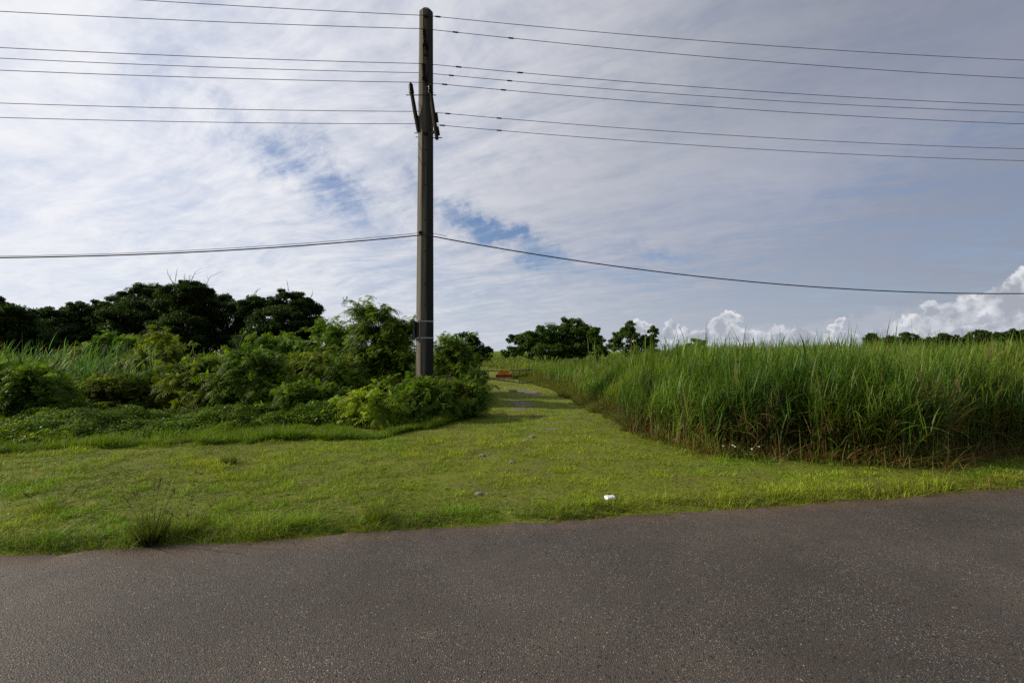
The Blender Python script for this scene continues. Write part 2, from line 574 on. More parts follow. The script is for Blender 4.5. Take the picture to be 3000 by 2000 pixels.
# ---------------------------------------------------------------- ground and road
def make_ground():
    u = np.linspace(-1, 1, 341)
    gx = np.sinh(u * 7.2) / np.sinh(7.2) * 4000
    k = np.linspace(-1, 1, 301)
    gy = 9 + np.sinh(k * 7.4) / np.sinh(7.4) * 4000
    X, Y = np.meshgrid(gx, gy)
    Z = ground_h(X.ravel(), Y.ravel())
    far = np.hypot(X.ravel(), Y.ravel())
    v = np.stack([X.ravel(), Y.ravel(), Z], 1)
    nx, ny = len(gx), len(gy)
    i = np.arange(nx - 1)[None, :] + np.arange(ny - 1)[:, None] * nx
    f = np.stack([i, i + 1, i + nx + 1, i + nx], -1).reshape(-1, 4)
    m, g, bs, out = new_mat('soil')
    geo = g.node('ShaderNodeNewGeometry')
    p = E(g, geo.outputs['Position'])
    n1 = g.noise(p, 1.3, 5, 0.6)
    n2 = g.noise(p, 22.0, 5, 0.65)
    n3 = g.noise(p, 160.0, 3, 0.6)
    green = g.mix(n2, (0.085, 0.112, 0.011), (0.195, 0.228, 0.020))
    soil = g.mix(g.ramp(n3, 0.3, 0.7), (0.055, 0.043, 0.026), (0.13, 0.10, 0.065))
    c = g.mix(g.ramp(n1 * 0.35 + n2 * 0.65, 0.50, 0.60) * 0.85, green, soil)
    x, y, z = g.sep(p)
    wob = g.noise(p, 3.5, 4, 0.65)
    wob = (wob - 0.5) * 1.5
    b = None
    for px, py, rx, ry, a in PATCHW:
        if a < 0.5:
            continue
        A = (x - px) / rx
        B = (y - py) / ry
        e = g.m('EXPONENT', (A * A + B * B) * -0.9) * a
        b = e if b is None else g.m('MAXIMUM', b, e)
    bm = g.ramp(b + wob * g.ramp(b, 0.02, 0.2), 0.28, 0.5)
    stones = g.voro(p, 38.0, out='Color')
    sr, sg, sb = g.sep(stones)
    grav = g.mix(sr, (0.10, 0.088, 0.078), (0.27, 0.24, 0.215))
    grav = g.mix(g.ramp(n2, 0.35, 0.6), (0.10, 0.08, 0.06), grav)
    c = g.mix(bm, c, grav)
    g.put(bs.inputs['Base Color'], c)
    bs.inputs['Roughness'].default_value = 0.95
    bs.inputs['Specular IOR Level'].default_value = 0.15
    bp = g.node('ShaderNodeBump')
    bp.inputs['Strength'].default_value = 0.7
    bp.inputs['Distance'].default_value = 0.02
    g.put(bp.inputs['Height'], n2 + n3 * 0.4)
    g.nt.links.new(bp.outputs[0], bs.inputs['Normal'])
    mb = MB()
    mb.add(v, f)
    o = mb.build('ground', m, smooth=True)
    tag(o, kind='structure')

def make_road():
    m, g, bs, out = new_mat('asphalt')
    geo = g.node('ShaderNodeNewGeometry')
    p = E(g, geo.outputs['Position'])
    big = g.noise(p, 0.55, 4, 0.55)
    med = g.noise(p, 5.0, 5, 0.65)
    fine = g.noise(p, 150.0, 3, 0.7)
    base = g.mix(g.ramp(big, 0.35, 0.65), (0.055, 0.044, 0.035), (0.088, 0.071, 0.057))
    base = g.mix(g.ramp(med, 0.35, 0.7) * 0.5, base, (0.055, 0.05, 0.046))
    # crushed stone showing in the binder
    def chips(sc, thr, rad):
        cr, cg, cb = g.sep(g.voro(p, sc, out='Color'))
        d = g.voro(p, sc)
        return g.m('GREATER_THAN', cr, thr) * g.ramp(d, rad, rad * 0.55), cg
    k1, c1 = chips(105.0, 0.66, 0.42)
    k2, c2 = chips(170.0, 0.55, 0.45)
    k3, c3 = chips(66.0, 0.955, 0.38)
    wear = g.ramp(g.noise(p, 1.6, 4, 0.6), 0.35, 0.65, 0.35, 1.0)
    c = g.mix(g.ramp(fine, 0.35, 0.65), g.vm('SCALE', base, scale=0.62), g.vm('SCALE', base, scale=1.25))
    c = g.mix(k2 * 0.7 * wear, c, g.mix(c2, (0.085, 0.075, 0.065), (0.29, 0.265, 0.235)))
    c = g.mix(k1 * 0.9 * wear, c, g.mix(c1, (0.10, 0.09, 0.08), (0.50, 0.47, 0.42)))
    c = g.mix(k3 * 0.85, c, g.mix(c3, (0.14, 0.125, 0.11), (0.42, 0.39, 0.35)))
    # pits
    pit = g.ramp(g.noise(p, 42.0, 3, 0.5), 0.30, 0.40, 0.45, 1.0)
    c = g.vm('SCALE', c, scale=pit)
    # browner dust near the far edge
    x, y, z = g.sep(p)
    s = (y - ROAD_Y0 - x * ROAD_K) / ROAD_N
    dust = g.ramp(s + (med - 0.5) * 0.5, -0.45, 0.0) * 0.8
    c = g.mix(dust, c, g.vm('MULTIPLY', c, (1.35, 1.10, 0.88)))
    g.put(bs.inputs['Base Color'], c)
    g.put(bs.inputs['Roughness'], g.ramp(fine, 0.3, 0.7, 0.72, 0.5))
    bs.inputs['Specular IOR Level'].default_value = 0.30
    bp = g.node('ShaderNodeBump')
    bp.inputs['Strength'].default_value = 0.85
    bp.inputs['Distance'].default_value = 0.006
    g.put(bp.inputs['Height'], fine * 0.8 + g.voro(p, 130.0) * -0.9 + pit * 1.2 + k1 * 0.5)
    g.nt.links.new(bp.outputs[0], bs.inputs['Normal'])
    # a strip along the road line, its edges ragged
    u = np.linspace(-1, 1, 1601)
    t = np.sinh(u * 5.0) / np.sinh(5.0) * 700
    rag = (fbm(t, t * 0, 2.2, 21, 4) - 0.5) * 0.16 + (fbm(t, t * 0, 14, 25, 2) - 0.5) * 0.05
    rag2 = (fbm(t, t * 0, 2.2, 31, 4) - 0.5) * 0.16
    d = np.array([1, ROAD_K]) / ROAD_N
    nn = np.array([-ROAD_K, 1]) / ROAD_N
    o0 = np.array([0, ROAD_Y0])
    rows = []
    prof = [(0.0, 1, -0.05), (-0.004, 1, 0.0), (-0.25, 0.3, 0.012), (-ROAD_W / 2, 0, 0.05), (-ROAD_W + 0.25, -0.3, 0.012), (-ROAD_W, -1, 0.0), (-ROAD_W - 0.004, -1, -0.05)]
    for s0, w, z in prof:
        r_ = np.where(w > 0, rag * abs(w), rag2 * abs(w))
        xy = o0[None] + t[:, None] * d[None] + (s0 + r_)[:, None] * nn[None]
        rows.append(np.column_stack([xy, np.full(len(t), z)]))
    v = np.stack(rows, 1)
    n = len(prof)
    i = np.arange(len(t) - 1)[:, None] * n + np.arange(n - 1)[None]
    f = np.stack([i, i + 1, i + n + 1, i + n], -1).reshape(-1, 4)
    mb = MB()
    mb.add(v.reshape(-1, 3), f[:, ::-1])
    o = mb.build('road', m, smooth=True)
    tag(o, kind='structure')
make_ground()
make_road()

# ---------------------------------------------------------------- short grass
def blade_dirs(N, lean, r):
    a = r.uniform(0, 2 * PI, N)
    l = np.abs(r.normal(0, lean, N))
    d = norm(np.stack([np.cos(a) * l, np.sin(a) * l, np.ones(N)], 1))
    b = np.stack([np.cos(a), np.sin(a), -0.35 * np.ones(N)], 1) * (0.25 + 0.5 * r.random(N))[:, None] * np.minimum(l * 2, 1)[:, None]
    w = a + PI / 2 + r.normal(0, 0.9, N)
    return d, b, np.stack([np.cos(w), np.sin(w), 0 * w], 1)

def field_points(n, y0, y1, power, r, spread=1.45, pad=1.2):
    """points in the wedge in front of the camera, thinning with distance"""
    if abs(power - 1) < 1e-6:
        y = y0 * (y1 / y0) ** r.random(n)
    else:
        q = 1 - power
        y = (y0 ** q + (y1 ** q - y0 ** q) * r.random(n)) ** (1 / q)
    x = r.uniform(-1, 1, n) * (spread * y + pad)
    return x, y

def leaves(mb, pts, size, r, col, up=0.6, prof=(0.25, 1.0, 0.15), flat=0.5, asp=0.62):
    """flat leaves at pts, facing mostly upwards"""
    N = len(pts)
    a = r.uniform(0, 2 * PI, N)
    dz = r.normal(-0.15, 0.45, N) * (1.2 - flat)
    d = norm(np.stack([np.cos(a), np.sin(a), dz], 1))
    nrm = norm(np.stack([r.normal(0, 1 - up, N), r.normal(0, 1 - up, N), np.ones(N)], 1))
    w = norm(np.cross(d, nrm))
    L = size * r.uniform(0.6, 1.3, N)
    bend = np.stack([0 * a, 0 * a, -0.35 * np.ones(N)], 1)
    mb.ribbon(pts, d, bend, w, L, L * asp, prof, col)

def make_lawn():
    r = np.random.default_rng(11)
    mb = MB()
    # density ~ Y^-(power+1)
    x, y = field_points(950000, 2.6, 36, 1.45, r)
    s = road_s(x, y)
    edge = (fbm(x, x * 0, 2.2, 90, 4) - 0.5) * 0.12
    vy = verge_y(x) + (fbm(x, y, 1.5, 5) - 0.5) * 0.8
    fld = inside(FIELD, x + (fbm(x, y, 1.2, 8) - 0.5) * 0.5, y - 0.15)
    lf = (y > vy) & (x < 0) & ((y < 10) | (x < track_left(y)))
    ok = (s > -0.02 + edge) & ~fld & ~lf
    bb = bare(x, y)
    ok &= r.random(len(x)) > bb * 0.93
    patch = fbm(x, y, 0.9, 40, 4)
    thin = fbm(x, y, 3.2, 44, 4) * 0.6 + fbm(x, y, 11.0, 47, 2) * 0.4
    ok &= r.random(len(x)) < np.clip(0.35 + (thin - 0.30) * 3.2, 0.30, 1)
    x, y, s, patch, thin, bb = [k[ok] for k in (x, y, s, patch, thin, bb)]
    N = len(x)
    z = ground_h(x, y)
    clump = np.clip((fbm(x, y, 3.8, 120, 4) - 0.44) * 4.5, 0, 1)
    L = (0.020 + 0.030 * r.random(N)) * (0.5 + 0.9 * patch) * (0.38 + 0.35 * thin + 1.05 * clump)
    L *= 1 + 1.5 * np.exp(-((s - 0.12) / 0.16) ** 2) * (0.3 + fbm(x, y, 1.1, 61, 3))
    # unmown strip near the growth
    d_v = vy[ok] - y
    L *= 1 + 1.6 * np.exp(-np.clip(d_v, 0, 9) / 0.35) * (x < -1) * (y < 12)
    L *= 1 - 0.5 * bb
    L *= (np.maximum(y, 4.5) / 4.5) ** 0.12
    tall = (r.random(N) < 0.010) | ((r.random(N) < 0.10) & (s < 0.28))
    L = np.where(tall, L * 2.0, L)
    W = 0.0052 * (np.maximum(y, 3) / 4.5) ** 0.80 * r.uniform(0.7, 1.3, N)
    d, b, w = blade_dirs(N, 0.85, r)
    hue = fbm(x, y, 0.5, 50, 4) + r.normal(0, 0.10, N) + (thin - 0.5) * 0.4
    hue = np.clip((hue - 0.28) / 0.45, 0, 1)[:, None]
    c = np.array([0.180, 0.285, 0.014]) * (1 - hue) + np.array([0.295, 0.345, 0.022]) * hue
    c = c * (r.uniform(0.55, 1.3, N) * (0.66 + 0.46 * clump))[:, None]
    deep = (fbm(x, y, 0.8, 140, 3) > 0.60)[:, None]
    c = np.where(deep & (r.random(N) < 0.7)[:, None], c * np.array([0.7, 0.95, 0.85]), c)
    dry = r.random(N) < 0.035 + 0.25 * np.exp(-np.abs(s - 0.03) / 0.07) + 0.20 * (thin < 0.42) + 0.10 * bb
    c[dry] = np.array([0.26, 0.19, 0.07]) * r.uniform(0.4, 1.3, dry.sum())[:, None]
    rt = np.clip((x - 3.0) / 3.0, 0, 1) * np.exp(-np.clip(s - 0.1, 0, 9) / 0.3)
    br = r.random(N) < rt * 0.45
    c[br] = np.array([0.17, 0.11, 0.025]) * r.uniform(0.5, 1.2, br.sum())[:, None]
    near = y < 8.5
    for msk, prof in ((near, [1.0, 0.75, 0.12]), (~near, [1.0, 0.35])):
        mb.ribbon(np.stack([x, y, z - 0.004], 1)[msk], d[msk], b[msk], w[msk], L[msk], W[msk], prof, c[msk] * 0.9, c[msk] * 1.1)
    # small flat rosettes of weeds and dry clippings lying between the blades
    q = r.random(N) < 0.012
    leaves(mb, np.stack([x, y, z + 0.012], 1)[q], 0.05, r, np.array([0.10, 0.19, 0.02]) * r.uniform(0.7, 1.3, q.sum())[:, None], up=0.8)
    q = r.random(N) < 0.006
    leaves(mb, np.stack([x, y, z + 0.02], 1)[q], 0.06, r, np.array([0.24, 0.17, 0.08]) * r.uniform(0.4, 1.2, q.sum())[:, None], up=0.8, asp=0.12)
    o = mb.build('lawn_grass', M['lawn'])
    tag(o, 'short mown yellow green grass between the road, the bushes and the tall grass', 'grass', kind='stuff')
make_lawn()

def make_verge():
    """longer soft grass in front of the vines and along the track"""
    r = np.random.default_rng(12)
    mb = MB()
    x = r.uniform(-22, -0.9, 260000)
    vy = verge_y(x)
    dep = r.random(len(x)) ** 1.3 * np.interp(x, [-20, -8, -4.5, -2.5, -1.2], [1.6, 1.4, 1.1, 0.5, 0.35])
    n = fbm(x, vy + dep, 1.1, 15, 4)
    y = vy + dep - 0.30 + (n - 0.5) * 1.0 + (fbm(x, vy, 4.0, 19, 3) - 0.5) * 0.5
    ok = (r.random(len(x)) < np.clip((n - 0.25) * 3, 0.15, 1)) & (r.random(len(x)) < 6.0 / np.maximum(np.abs(x), 5.0))
    x, y, n = x[ok], y[ok], n[ok]
    N = len(x)
    z = ground_h(x, y)
    L = (0.07 + 0.13 * r.random(N)) * (0.3 + 1.4 * fbm(x, y, 2.6, 23, 3))
    d, b, w = blade_dirs(N, 0.45, r)
    hue = np.clip(r.random(N) * 0.6 + (n - 0.4), 0, 1)[:, None]
    c = np.array([0.11, 0.20, 0.012]) * (1 - hue) + np.array([0.21, 0.28, 0.02]) * hue
    c *= r.uniform(0.6, 1.25, N)[:, None]
    mb.ribbon(np.stack([x, y, z - 0.01], 1), d, b * 1.2, w, L, 0.0085 * r.uniform(0.7, 1.3, N), [1, 0.8, 0.15], c * 0.85, c * 1.1)
    o = mb.build('rank_grass', M['lawn'])
    tag(o, 'longer bright green grass fringe where the lawn meets the vines on the left', 'grass', kind='stuff')
make_verge()

def make_vines():
    """low leafy creeper in a mounded belt at the feet of the bushes"""
    r = np.random.default_rng(13)
    mb = MB()
    pts, cols = [], []
    n0 = 240000
    x = r.uniform(-20, -0.7, n0)
    vy = verge_y(x)
    dep = r.random(n0) * np.interp(x, [-20, -9, -5, -2.5, -1], [3.5, 3.0, 2.3, 1.4, 0.9])
    y = vy + dep + np.interp(x, [-10, -6, -4.5, -3, -1], [0.0, 0.35, 0.75, 0.45, 0.15]) * fbm(x, vy, 0.8, 99, 3) * 2
    keep = r.random(n0) < 6.5 / np.maximum(np.abs(x), 6.5)
    x, y, dep, vy = x[keep], y[keep], dep[keep], vy[keep]
    m1 = fbm(x, y, 1.0, 17, 4)
    hmax = np.clip((dep + 0.1) / 0.7, 0, 1) ** 0.5 * (0.06 + 0.30 * np.clip((m1 - 0.30) * 2.4, 0, 1) + 0.22 * np.clip(fbm(x, y, 3.5, 18, 3) - 0.35, 0, 1)) * np.interp(x, [-9, -4, -1], [1, 1, 0.9])
    N = len(x)
    z = ground_h(x, y) + hmax * (1 - 0.75 * r.random(N) ** 2.2) + r.normal(0, 0.012, N)
    hue = r.random(N)[:, None]
    c = np.array([0.06, 0.125, 0.012]) * (1 - hue) + np.array([0.145, 0.215, 0.022]) * hue
    c *= r.uniform(0.5, 1.3, N)[:, None]
    lime = (fbm(x, y, 2.2, 33, 3) > 0.57) & (r.random(N) < 0.6)
    c[lime] *= np.array([1.9, 1.5, 1.0])
    dk = fbm(x, y, 1.3, 37, 3) < 0.42
    c[dk] *= 0.65
    leaves(mb, np.stack([x, y, z], 1), 0.046, r, c, up=0.35)
    # darker layer low down
    o = mb.build('creeper_vines', M['leaf'])
    tag(o, 'low mounded belt of leafy green creeper at the feet of the bushes on the left', 'creeper', kind='stuff')
    # thin stalks and small pale flower heads over the creeper
    fl = MB()
    k = r.choice(N, 330, replace=False)
    b0 = np.stack([x[k], y[k], ground_h(x[k], y[k]) + hmax[k] + r.uniform(0.0, 0.07, 330)], 1)
    leaves(fl, b0, 0.028, r, (0.55, 0.55, 0.42), up=0.7, asp=0.9)
    o = fl.build('wildflowers', M['petal'])
    tag(o, 'tiny pale flower heads dotted over the creeper on the left', 'wildflowers', kind='stuff')
make_vines()

# ---------------------------------------------------------------- tall grass
def cane(mb, x, y, H, r, nl, col, leafL=0.75, leafW=0.018, seg=4, stem=True, wind=(0.05, 0.0)):
    """clumps of cane-like grass: a stem with arching blades that leave it at different heights"""
    N = len(x)
    z = ground_h(x, y) - 0.02
    base = np.stack([x, y, z], 1)
    a = r.uniform(0, 2 * PI, N)
    ln = np.abs(r.normal(0, 0.13, N))
    sdv = np.stack([np.cos(a) * ln + wind[0], np.sin(a) * ln + wind[1], np.ones(N)], 1)
    fall = r.random(N) < 0.05
    sdv[fall, :2] *= 3.2
    sdv[fall, :2] += r.normal(0, 0.35, (fall.sum(), 2))
    sdv = norm(sdv)
    H = np.where(fall, H * 0.85, H)
    if stem:
        wa = r.uniform(0, PI, N)
        wv = np.stack([np.cos(wa), np.sin(wa), 0 * wa], 1)
        mb.ribbon(base, sdv, sdv * 0.0 + np.array([wind[0] * 0.3, 0, 0]), wv, H * 0.86, 0.012 * (leafW / 0.018), [1, 0.8, 0.5], col * np.array([1.9, 1.55, 1.9]), col)
    prof = [0.7, 1.0, 0.85, 0.5, 0.06] if seg == 4 else ([0.8, 1.0, 0.6, 0.08] if seg == 3 else [0.8, 1.0, 0.1])
    for k in range(nl):
        t = (k + 0.3 + 0.9 * r.random(N)) / nl
        t = np.clip(0.16 + 0.84 * t, 0.05, 1)
        p = base + sdv * (H * (0.08 + 0.80 * t))[:, None]
        a2 = r.uniform(0, 2 * PI, N)
        up = r.uniform(1.3, 3.6, N) + (t > 0.75) * 2.2
        d = norm(np.stack([np.cos(a2) + wind[0], np.sin(a2), up], 1))
        L = leafL * r.uniform(0.6, 1.25, N) * (1 - 0.25 * t) * (H / 1.5) ** 0.5
        droop = r.uniform(0.05, 1.0, N) ** 1.4 * (1.1 - 0.45 * t)
        bend = np.stack([np.cos(a2) * 0.35 * droop + wind[0] * 1.2, np.sin(a2) * 0.35 * droop, -droop], 1)
        wv = norm(np.stack([-np.sin(a2), np.cos(a2), r.normal(0, 0.5, N)], 1))
        lowdry = (t < 0.48) & (r.random(N) < 0.5)
        c = col * r.uniform(0.72, 1.3, N)[:, None]
        dryc = np.where((r.random(N) < 0.35)[:, None], np.array([0.13, 0.06, 0.028]), np.array([0.21, 0.145, 0.06])) * r.uniform(0.4, 1.3, N)[:, None]
        odd = r.random(N) < 0.035
        c = np.where((lowdry | odd)[:, None], dryc, c)
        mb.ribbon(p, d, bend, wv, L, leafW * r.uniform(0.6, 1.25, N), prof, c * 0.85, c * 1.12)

def grass_col(x, y, r, a=(0.068, 0.125, 0.015), b=(0.170, 0.235, 0.028)):
    N = len(x)
    h = np.clip(fbm(x, y, 0.9, 70, 3) * 1.8 - 0.5 + r.normal(0, 0.25, N), 0, 1)[:, None]
    c = np.array(a) * (1 - h) + np.array(b) * h
    blue = (fbm(x, y, 1.4, 74, 3) > 0.56)[:, None] & (r.random((N, 1)) < 0.6)
    c = np.where(blue, c * np.array([0.82, 1.0, 1.3]), c)
    tan = (fbm(x, y, 0.8, 78, 3) > 0.62) & (r.random(N) < 0.25)
    c[tan] = np.array([0.20, 0.17, 0.085])
    return c

def poly_points(poly, n, xr, yr, r):
    x = r.uniform(*xr, n)
    y = r.uniform(*yr, n)
    k = inside(poly, x, y)
    return x[k], y[k]

def field_edge_dist(x, y, poly):
    d = np.full(len(x), 1e9)
    for i in range(len(poly)):
        ax, ay = poly[i]
        bx, by = poly[(i + 1) % len(poly)]
        if abs(ay) > 59 and abs(by) > 59:
            continue
        vx, vy = bx - ax, by - ay
        t = np.clip(((x - ax) * vx + (y - ay) * vy) / (vx * vx + vy * vy), 0, 1)
        d = np.minimum(d, np.hypot(x - ax - t * vx, y - ay - t * vy))
    return d

def make_tall_grass():
    r = np.random.default_rng(21)
    mb = MB()
    # front of the field: dense
    x, y = poly_points(FIELD, 60000, (1.5, 19), (6, 15), r)
    e = field_edge_dist(x, y, FIELD)
    ed2 = e + (fbm(x, y, 1.6, 52, 3) - 0.5) * 0.5
    k = (ed2 > 0.05 - 0.22 * (r.random(len(x)) < 0.15)) & (r.random(len(x)) < np.where(e < 1.6, 0.22 + 0.9 * (fbm(x, y, 1.9, 55, 3) > 0.50), 0.36)) & (np.abs(x) < 1.4 * y + 2)
    x, y, e = x[k], y[k], e[k]
    H = (0.98 + 0.50 * fbm(x, y, 0.8, 53, 3) + 0.42 * fbm(x, y, 2.6, 57, 2) + r.normal(0, 0.17, len(x))) * (0.72 + 0.28 * np.clip(e / 0.8, 0, 1))
    # lower towards the track
    H *= 0.89 * np.interp(x - 0.12 * (y - 7), [1.6, 2.4, 3.5], [0.42, 0.75, 1.0])
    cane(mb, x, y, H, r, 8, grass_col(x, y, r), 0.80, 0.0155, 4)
    # some single tall plumes that stick out
    x, y = poly_points(FIELD, 700, (2.5, 19), (6.6, 18), r)
    e = field_edge_dist(x, y, FIELD)
    k = (e > 0.5) & (r.random(len(x)) < 0.45)
    x, y = x[k], y[k]
    cane(mb, x, y, 1.42 + 0.3 * r.random(len(x)), r, 6, grass_col(x, y, r), 1.05, 0.020, 4, wind=(0.12 * np.sign(0.5 - 0.7), 0.0))
    # behind
    x, y = field_points(90000, 9, 42, 0.6, r, 1.3, 2)
    k = inside(FIELD, x, y)
    x, y = x[k], y[k]
    e = field_edge_dist(x, y, FIELD)
    k = (e > 0.2) & ((e > 1.2) | (y > 13)) & (r.random(len(x)) < 0.5)
    x, y, e = x[k], y[k], e[k]
    H = (1.05 + 0.45 * fbm(x, y, 0.5, 53, 3) + 0.38 * fbm(x, y, 1.6, 57, 2) + r.normal(0, 0.15, len(x)))
    H *= np.where((y > 11) & (x < 0.42 * y), np.minimum(np.clip(0.42 + e * 0.30, 0.42, 1.0), np.interp(x / y, [-0.05, 0.0, 0.20, 0.30, 0.42], [0.62, 0.50, 0.50, 0.78, 1.0])), 1) * 0.91 * 1.0
    H = np.where((y > 28) & (x < -1), H * 0.95, H)
    c = grass_col(x, y, r)
    c = np.where(((y > 26) & (x < 1))[:, None], c * np.array([1.35, 1.2, 1.2]), c)
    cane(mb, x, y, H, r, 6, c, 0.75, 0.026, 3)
    # far
    x, y = field_points(30000, 40, 128, 0.6, r, 1.25, 3)
    k = inside(FIELD, x, y)
    x, y = x[k], y[k]
    cane(mb, x, y, (1.25 + 0.3 * r.random(len(x))) * np.interp(x / y, [-0.1, 0.0, 0.2, 0.3, 0.45], [0.7, 0.5, 0.5, 0.75, 1.0]), r, 5, grass_col(x, y, r) , 0.9, 0.07, 2, stem=False)
    o = mb.build('tall_grass', M['tallgrass'])
    tag(o, 'dense field of tall green cane grass filling the right side behind the lawn', 'tall grass', kind='stuff')

def make_dry_grass():
    """brown trampled straw at the foot of the field"""
    r = np.random.default_rng(22)
    mb = MB()
    x, y = poly_points(FIELD, 90000, (1.4, 18), (6, 14), r)
    e = field_edge_dist(x, y, FIELD)
    k = (e < 1.0) & (r.random(len(x)) < 1.15 - e * 0.8)
    x, y = x[k], y[k] - 0.12 - 0.22 * r.random(k.sum()) ** 2
    N = len(x)
    z = ground_h(x, y)
    d, b, w = blade_dirs(N, 0.95, r)
    L = 0.12 + 0.50 * r.random(N) ** 1.5
    h = r.random(N)[:, None]
    c = np.array([0.075, 0.032, 0.014]) * (1 - h) + np.array([0.20, 0.115, 0.045]) * h
    g_ = r.random(N) < 0.38
    c[g_] = np.array([0.07, 0.10, 0.015]) * r.uniform(0.6, 1.4, g_.sum())[:, None]
    mb.ribbon(np.stack([x, y, z], 1), d, b * 1.6, w, L, 0.010 * r.uniform(0.6, 1.4, N), [0.8, 1, 0.6, 0.1], c, c * 1.1)
    x, y = poly_points([(px_, py_ - 0.9) for px_, py_ in FIELD[:12]] + FIELD[:12][::-1], 60000, (1.2, 18), (4.5, 11), r)
    e = field_edge_dist(x, y, FIELD)
    n = fbm(x, y, 1.7, 66, 3)
    k = (r.random(len(x)) < np.clip(1 - e / 0.6, 0, 1) * np.clip((n - 0.3) * 3, 0.05, 1)) & (road_s(x, y) > 0.12)
    x, y, e, n = x[k], y[k], e[k], n[k]
    N = len(x)
    d, b, w = blade_dirs(N, 0.55, r)
    h = r.random(N)[:, None]
    c = (np.array([0.09, 0.13, 0.014]) * (1 - h) + np.array([0.20, 0.22, 0.03]) * h) * r.uniform(0.6, 1.2, N)[:, None]
    q = r.random(N) < 0.2
    c[q] = np.array([0.20, 0.12, 0.045])
    mb.ribbon(np.stack([x, y, ground_h(x, y)], 1), d, b * 1.3, w, (0.08 + 0.30 * (1 - np.clip(e / 0.6, 0, 1)) * r.random(N)) * (0.5 + n), 0.008, [0.8, 1, 0.6, 0.1], c)
    o = mb.build('dry_straw', M['lawn'])
    tag(o, 'brown dry straw and short weeds at the foot of the tall grass field', 'dry grass', kind='stuff')

def make_track_weeds():
    r = np.random.default_rng(24)
    mb = MB()
    y = r.uniform(8.6, 30, 52000)
    fx = np.interp(y, [8.6, 9.4, 10.6, 13.5, 18, 22, 27, 30], [2.25, 2.35, 2.45, 2.15, 1.9, 1.2, 0.35, -0.2])
    dd = np.abs(r.normal(0, 0.55, len(y)))
    x = fx - 0.25 + dd + (fbm(y, y * 0, 0.9, 83, 3) - 0.5) * 0.6
    n = fbm(x, y, 1.3, 81, 3)
    z = ground_h(x, y)
    H = np.clip(0.05 + dd * 0.50, 0, 0.45) * (0.2 + 1.5 * np.clip(n - 0.25, 0, 1)) * np.interp(y, [8.6, 11], [0.6, 1.0])
    N = len(x)
    pts = np.stack([x, y, z + H * r.random(N)], 1)
    h = r.random(N)[:, None]
    c = np.array([0.07, 0.10, 0.018]) * (1 - h) + np.array([0.15, 0.18, 0.03]) * h
    br = r.random(N) < 0.22
    c[br] = np.array([0.15, 0.09, 0.035]) * r.uniform(0.5, 1.3, br.sum())[:, None]
    half = r.random(N) < 0.5
    leaves(mb, pts[half], 0.06, r, c[half], up=0.4)
    m2 = ~half
    k = m2.sum()
    d, b, w = blade_dirs(k, 0.5, r)
    mb.ribbon(np.stack([x, y, z], 1)[m2], d, b * 1.4, w, 0.15 + H[m2] * 1.1 * r.random(k), 0.011, [0.8, 1, 0.5, 0.1], c[m2])
    o = mb.build('track_weeds', M['leaf'])
    tag(o, 'low tangled olive weeds along the right edge of the grassy track', 'weeds', kind='stuff')

def make_left_reeds():
    r = np.random.default_rng(23)
    mb = MB()
    x, y = poly_points(LEFTF, 120000, (-66, -2), (9, 58), r)
    k = (np.abs(x) < 1.4 * y + 2) & (r.random(len(x)) < np.where(y < 20, 1.0, 0.35))
    x, y = x[k], y[k]
    e = field_edge_dist(x, y, LEFTF)
    k = e > 0.4
    x, y = x[k], y[k]
    H = 0.62 + 0.62 * fbm(x, y, 0.7, 54, 3) + 0.008 * np.clip(y - 14, 0, 20)
    H = np.where(x / y > -0.8, H * 0.72, H)
    c = grass_col(x, y, r, (0.045, 0.10, 0.018), (0.085, 0.155, 0.03))
    near = y < 22
    cane(mb, x[near], y[near], H[near], r, 6, c[near], 0.85, 0.026, 3, wind=(-0.05, 0))
    cane(mb, x[~near], y[~near], H[~near], r, 4, c[~near], 0.9, 0.05, 2, stem=False)
    x, y = poly_points(LEFTF, 2600, (-24, -3), (9, 20), r)
    k = (field_edge_dist(x, y, LEFTF) > 0.3) & (r.random(len(x)) < np.where(x / y < -0.78, 0.30, 0.03))
    x, y = x[k], y[k]
    cane(mb, x, y, 1.15 + 0.55 * r.random(len(x)), r, 7, grass_col(x, y, r, (0.06, 0.12, 0.03), (0.12, 0.20, 0.06)), 0.9, 0.026, 4, wind=(0.1, 0))
    o = mb.build('reed_grass', M['tallgrass'])
    tag(o, 'pale green reed grass standing between the front bushes and the dark trees on the left', 'reed grass', kind='stuff')
make_tall_grass()
make_dry_grass()
make_track_weeds()
make_left_reeds()

# ---------------------------------------------------------------- trees and bushes
def rand_dir(n, r, up=0.0):
    v = r.normal(0, 1, (n, 3))
    v[:, 2] += up
    return norm(v)

def fronds(mb, p, d, L, r, col, pairs=6, pw=0.021, pl=0.32):
    """feathery leaves: a stalk with pairs of thin side leaflets"""
    N = len(p)
    side = norm(np.cross(d, np.array([0, 0, 1.0])) + r.normal(0, 0.25, (N, 3)))
    bend = np.stack([0 * L, 0 * L, -r.uniform(0.25, 0.9, N)], 1)
    for k in range(pairs):
        t = (k + 0.6) / pairs
        q = p + d * (L * t)[:, None] + bend * (L * t * t)[:, None]
        tan = norm(d + 2 * bend * t)
        ll = L * pl * (1.15 - 0.75 * abs(t - 0.45) * 2 * 0.6)
        for sgn in (-1, 1):
            dd = norm(side * sgn + tan * 0.55 + np.array([0, 0, -0.18]))
            wv = norm(np.cross(dd, np.cross(tan, side)))
            mb.ribbon(q, dd, np.zeros((N, 3)) + np.array([0, 0, -0.25]), wv, ll, pw, [0.8, 0.6], col)
    mb.ribbon(p, d, bend, side, L, 0.007, [1, 0.8, 0.3], col * 0.8)

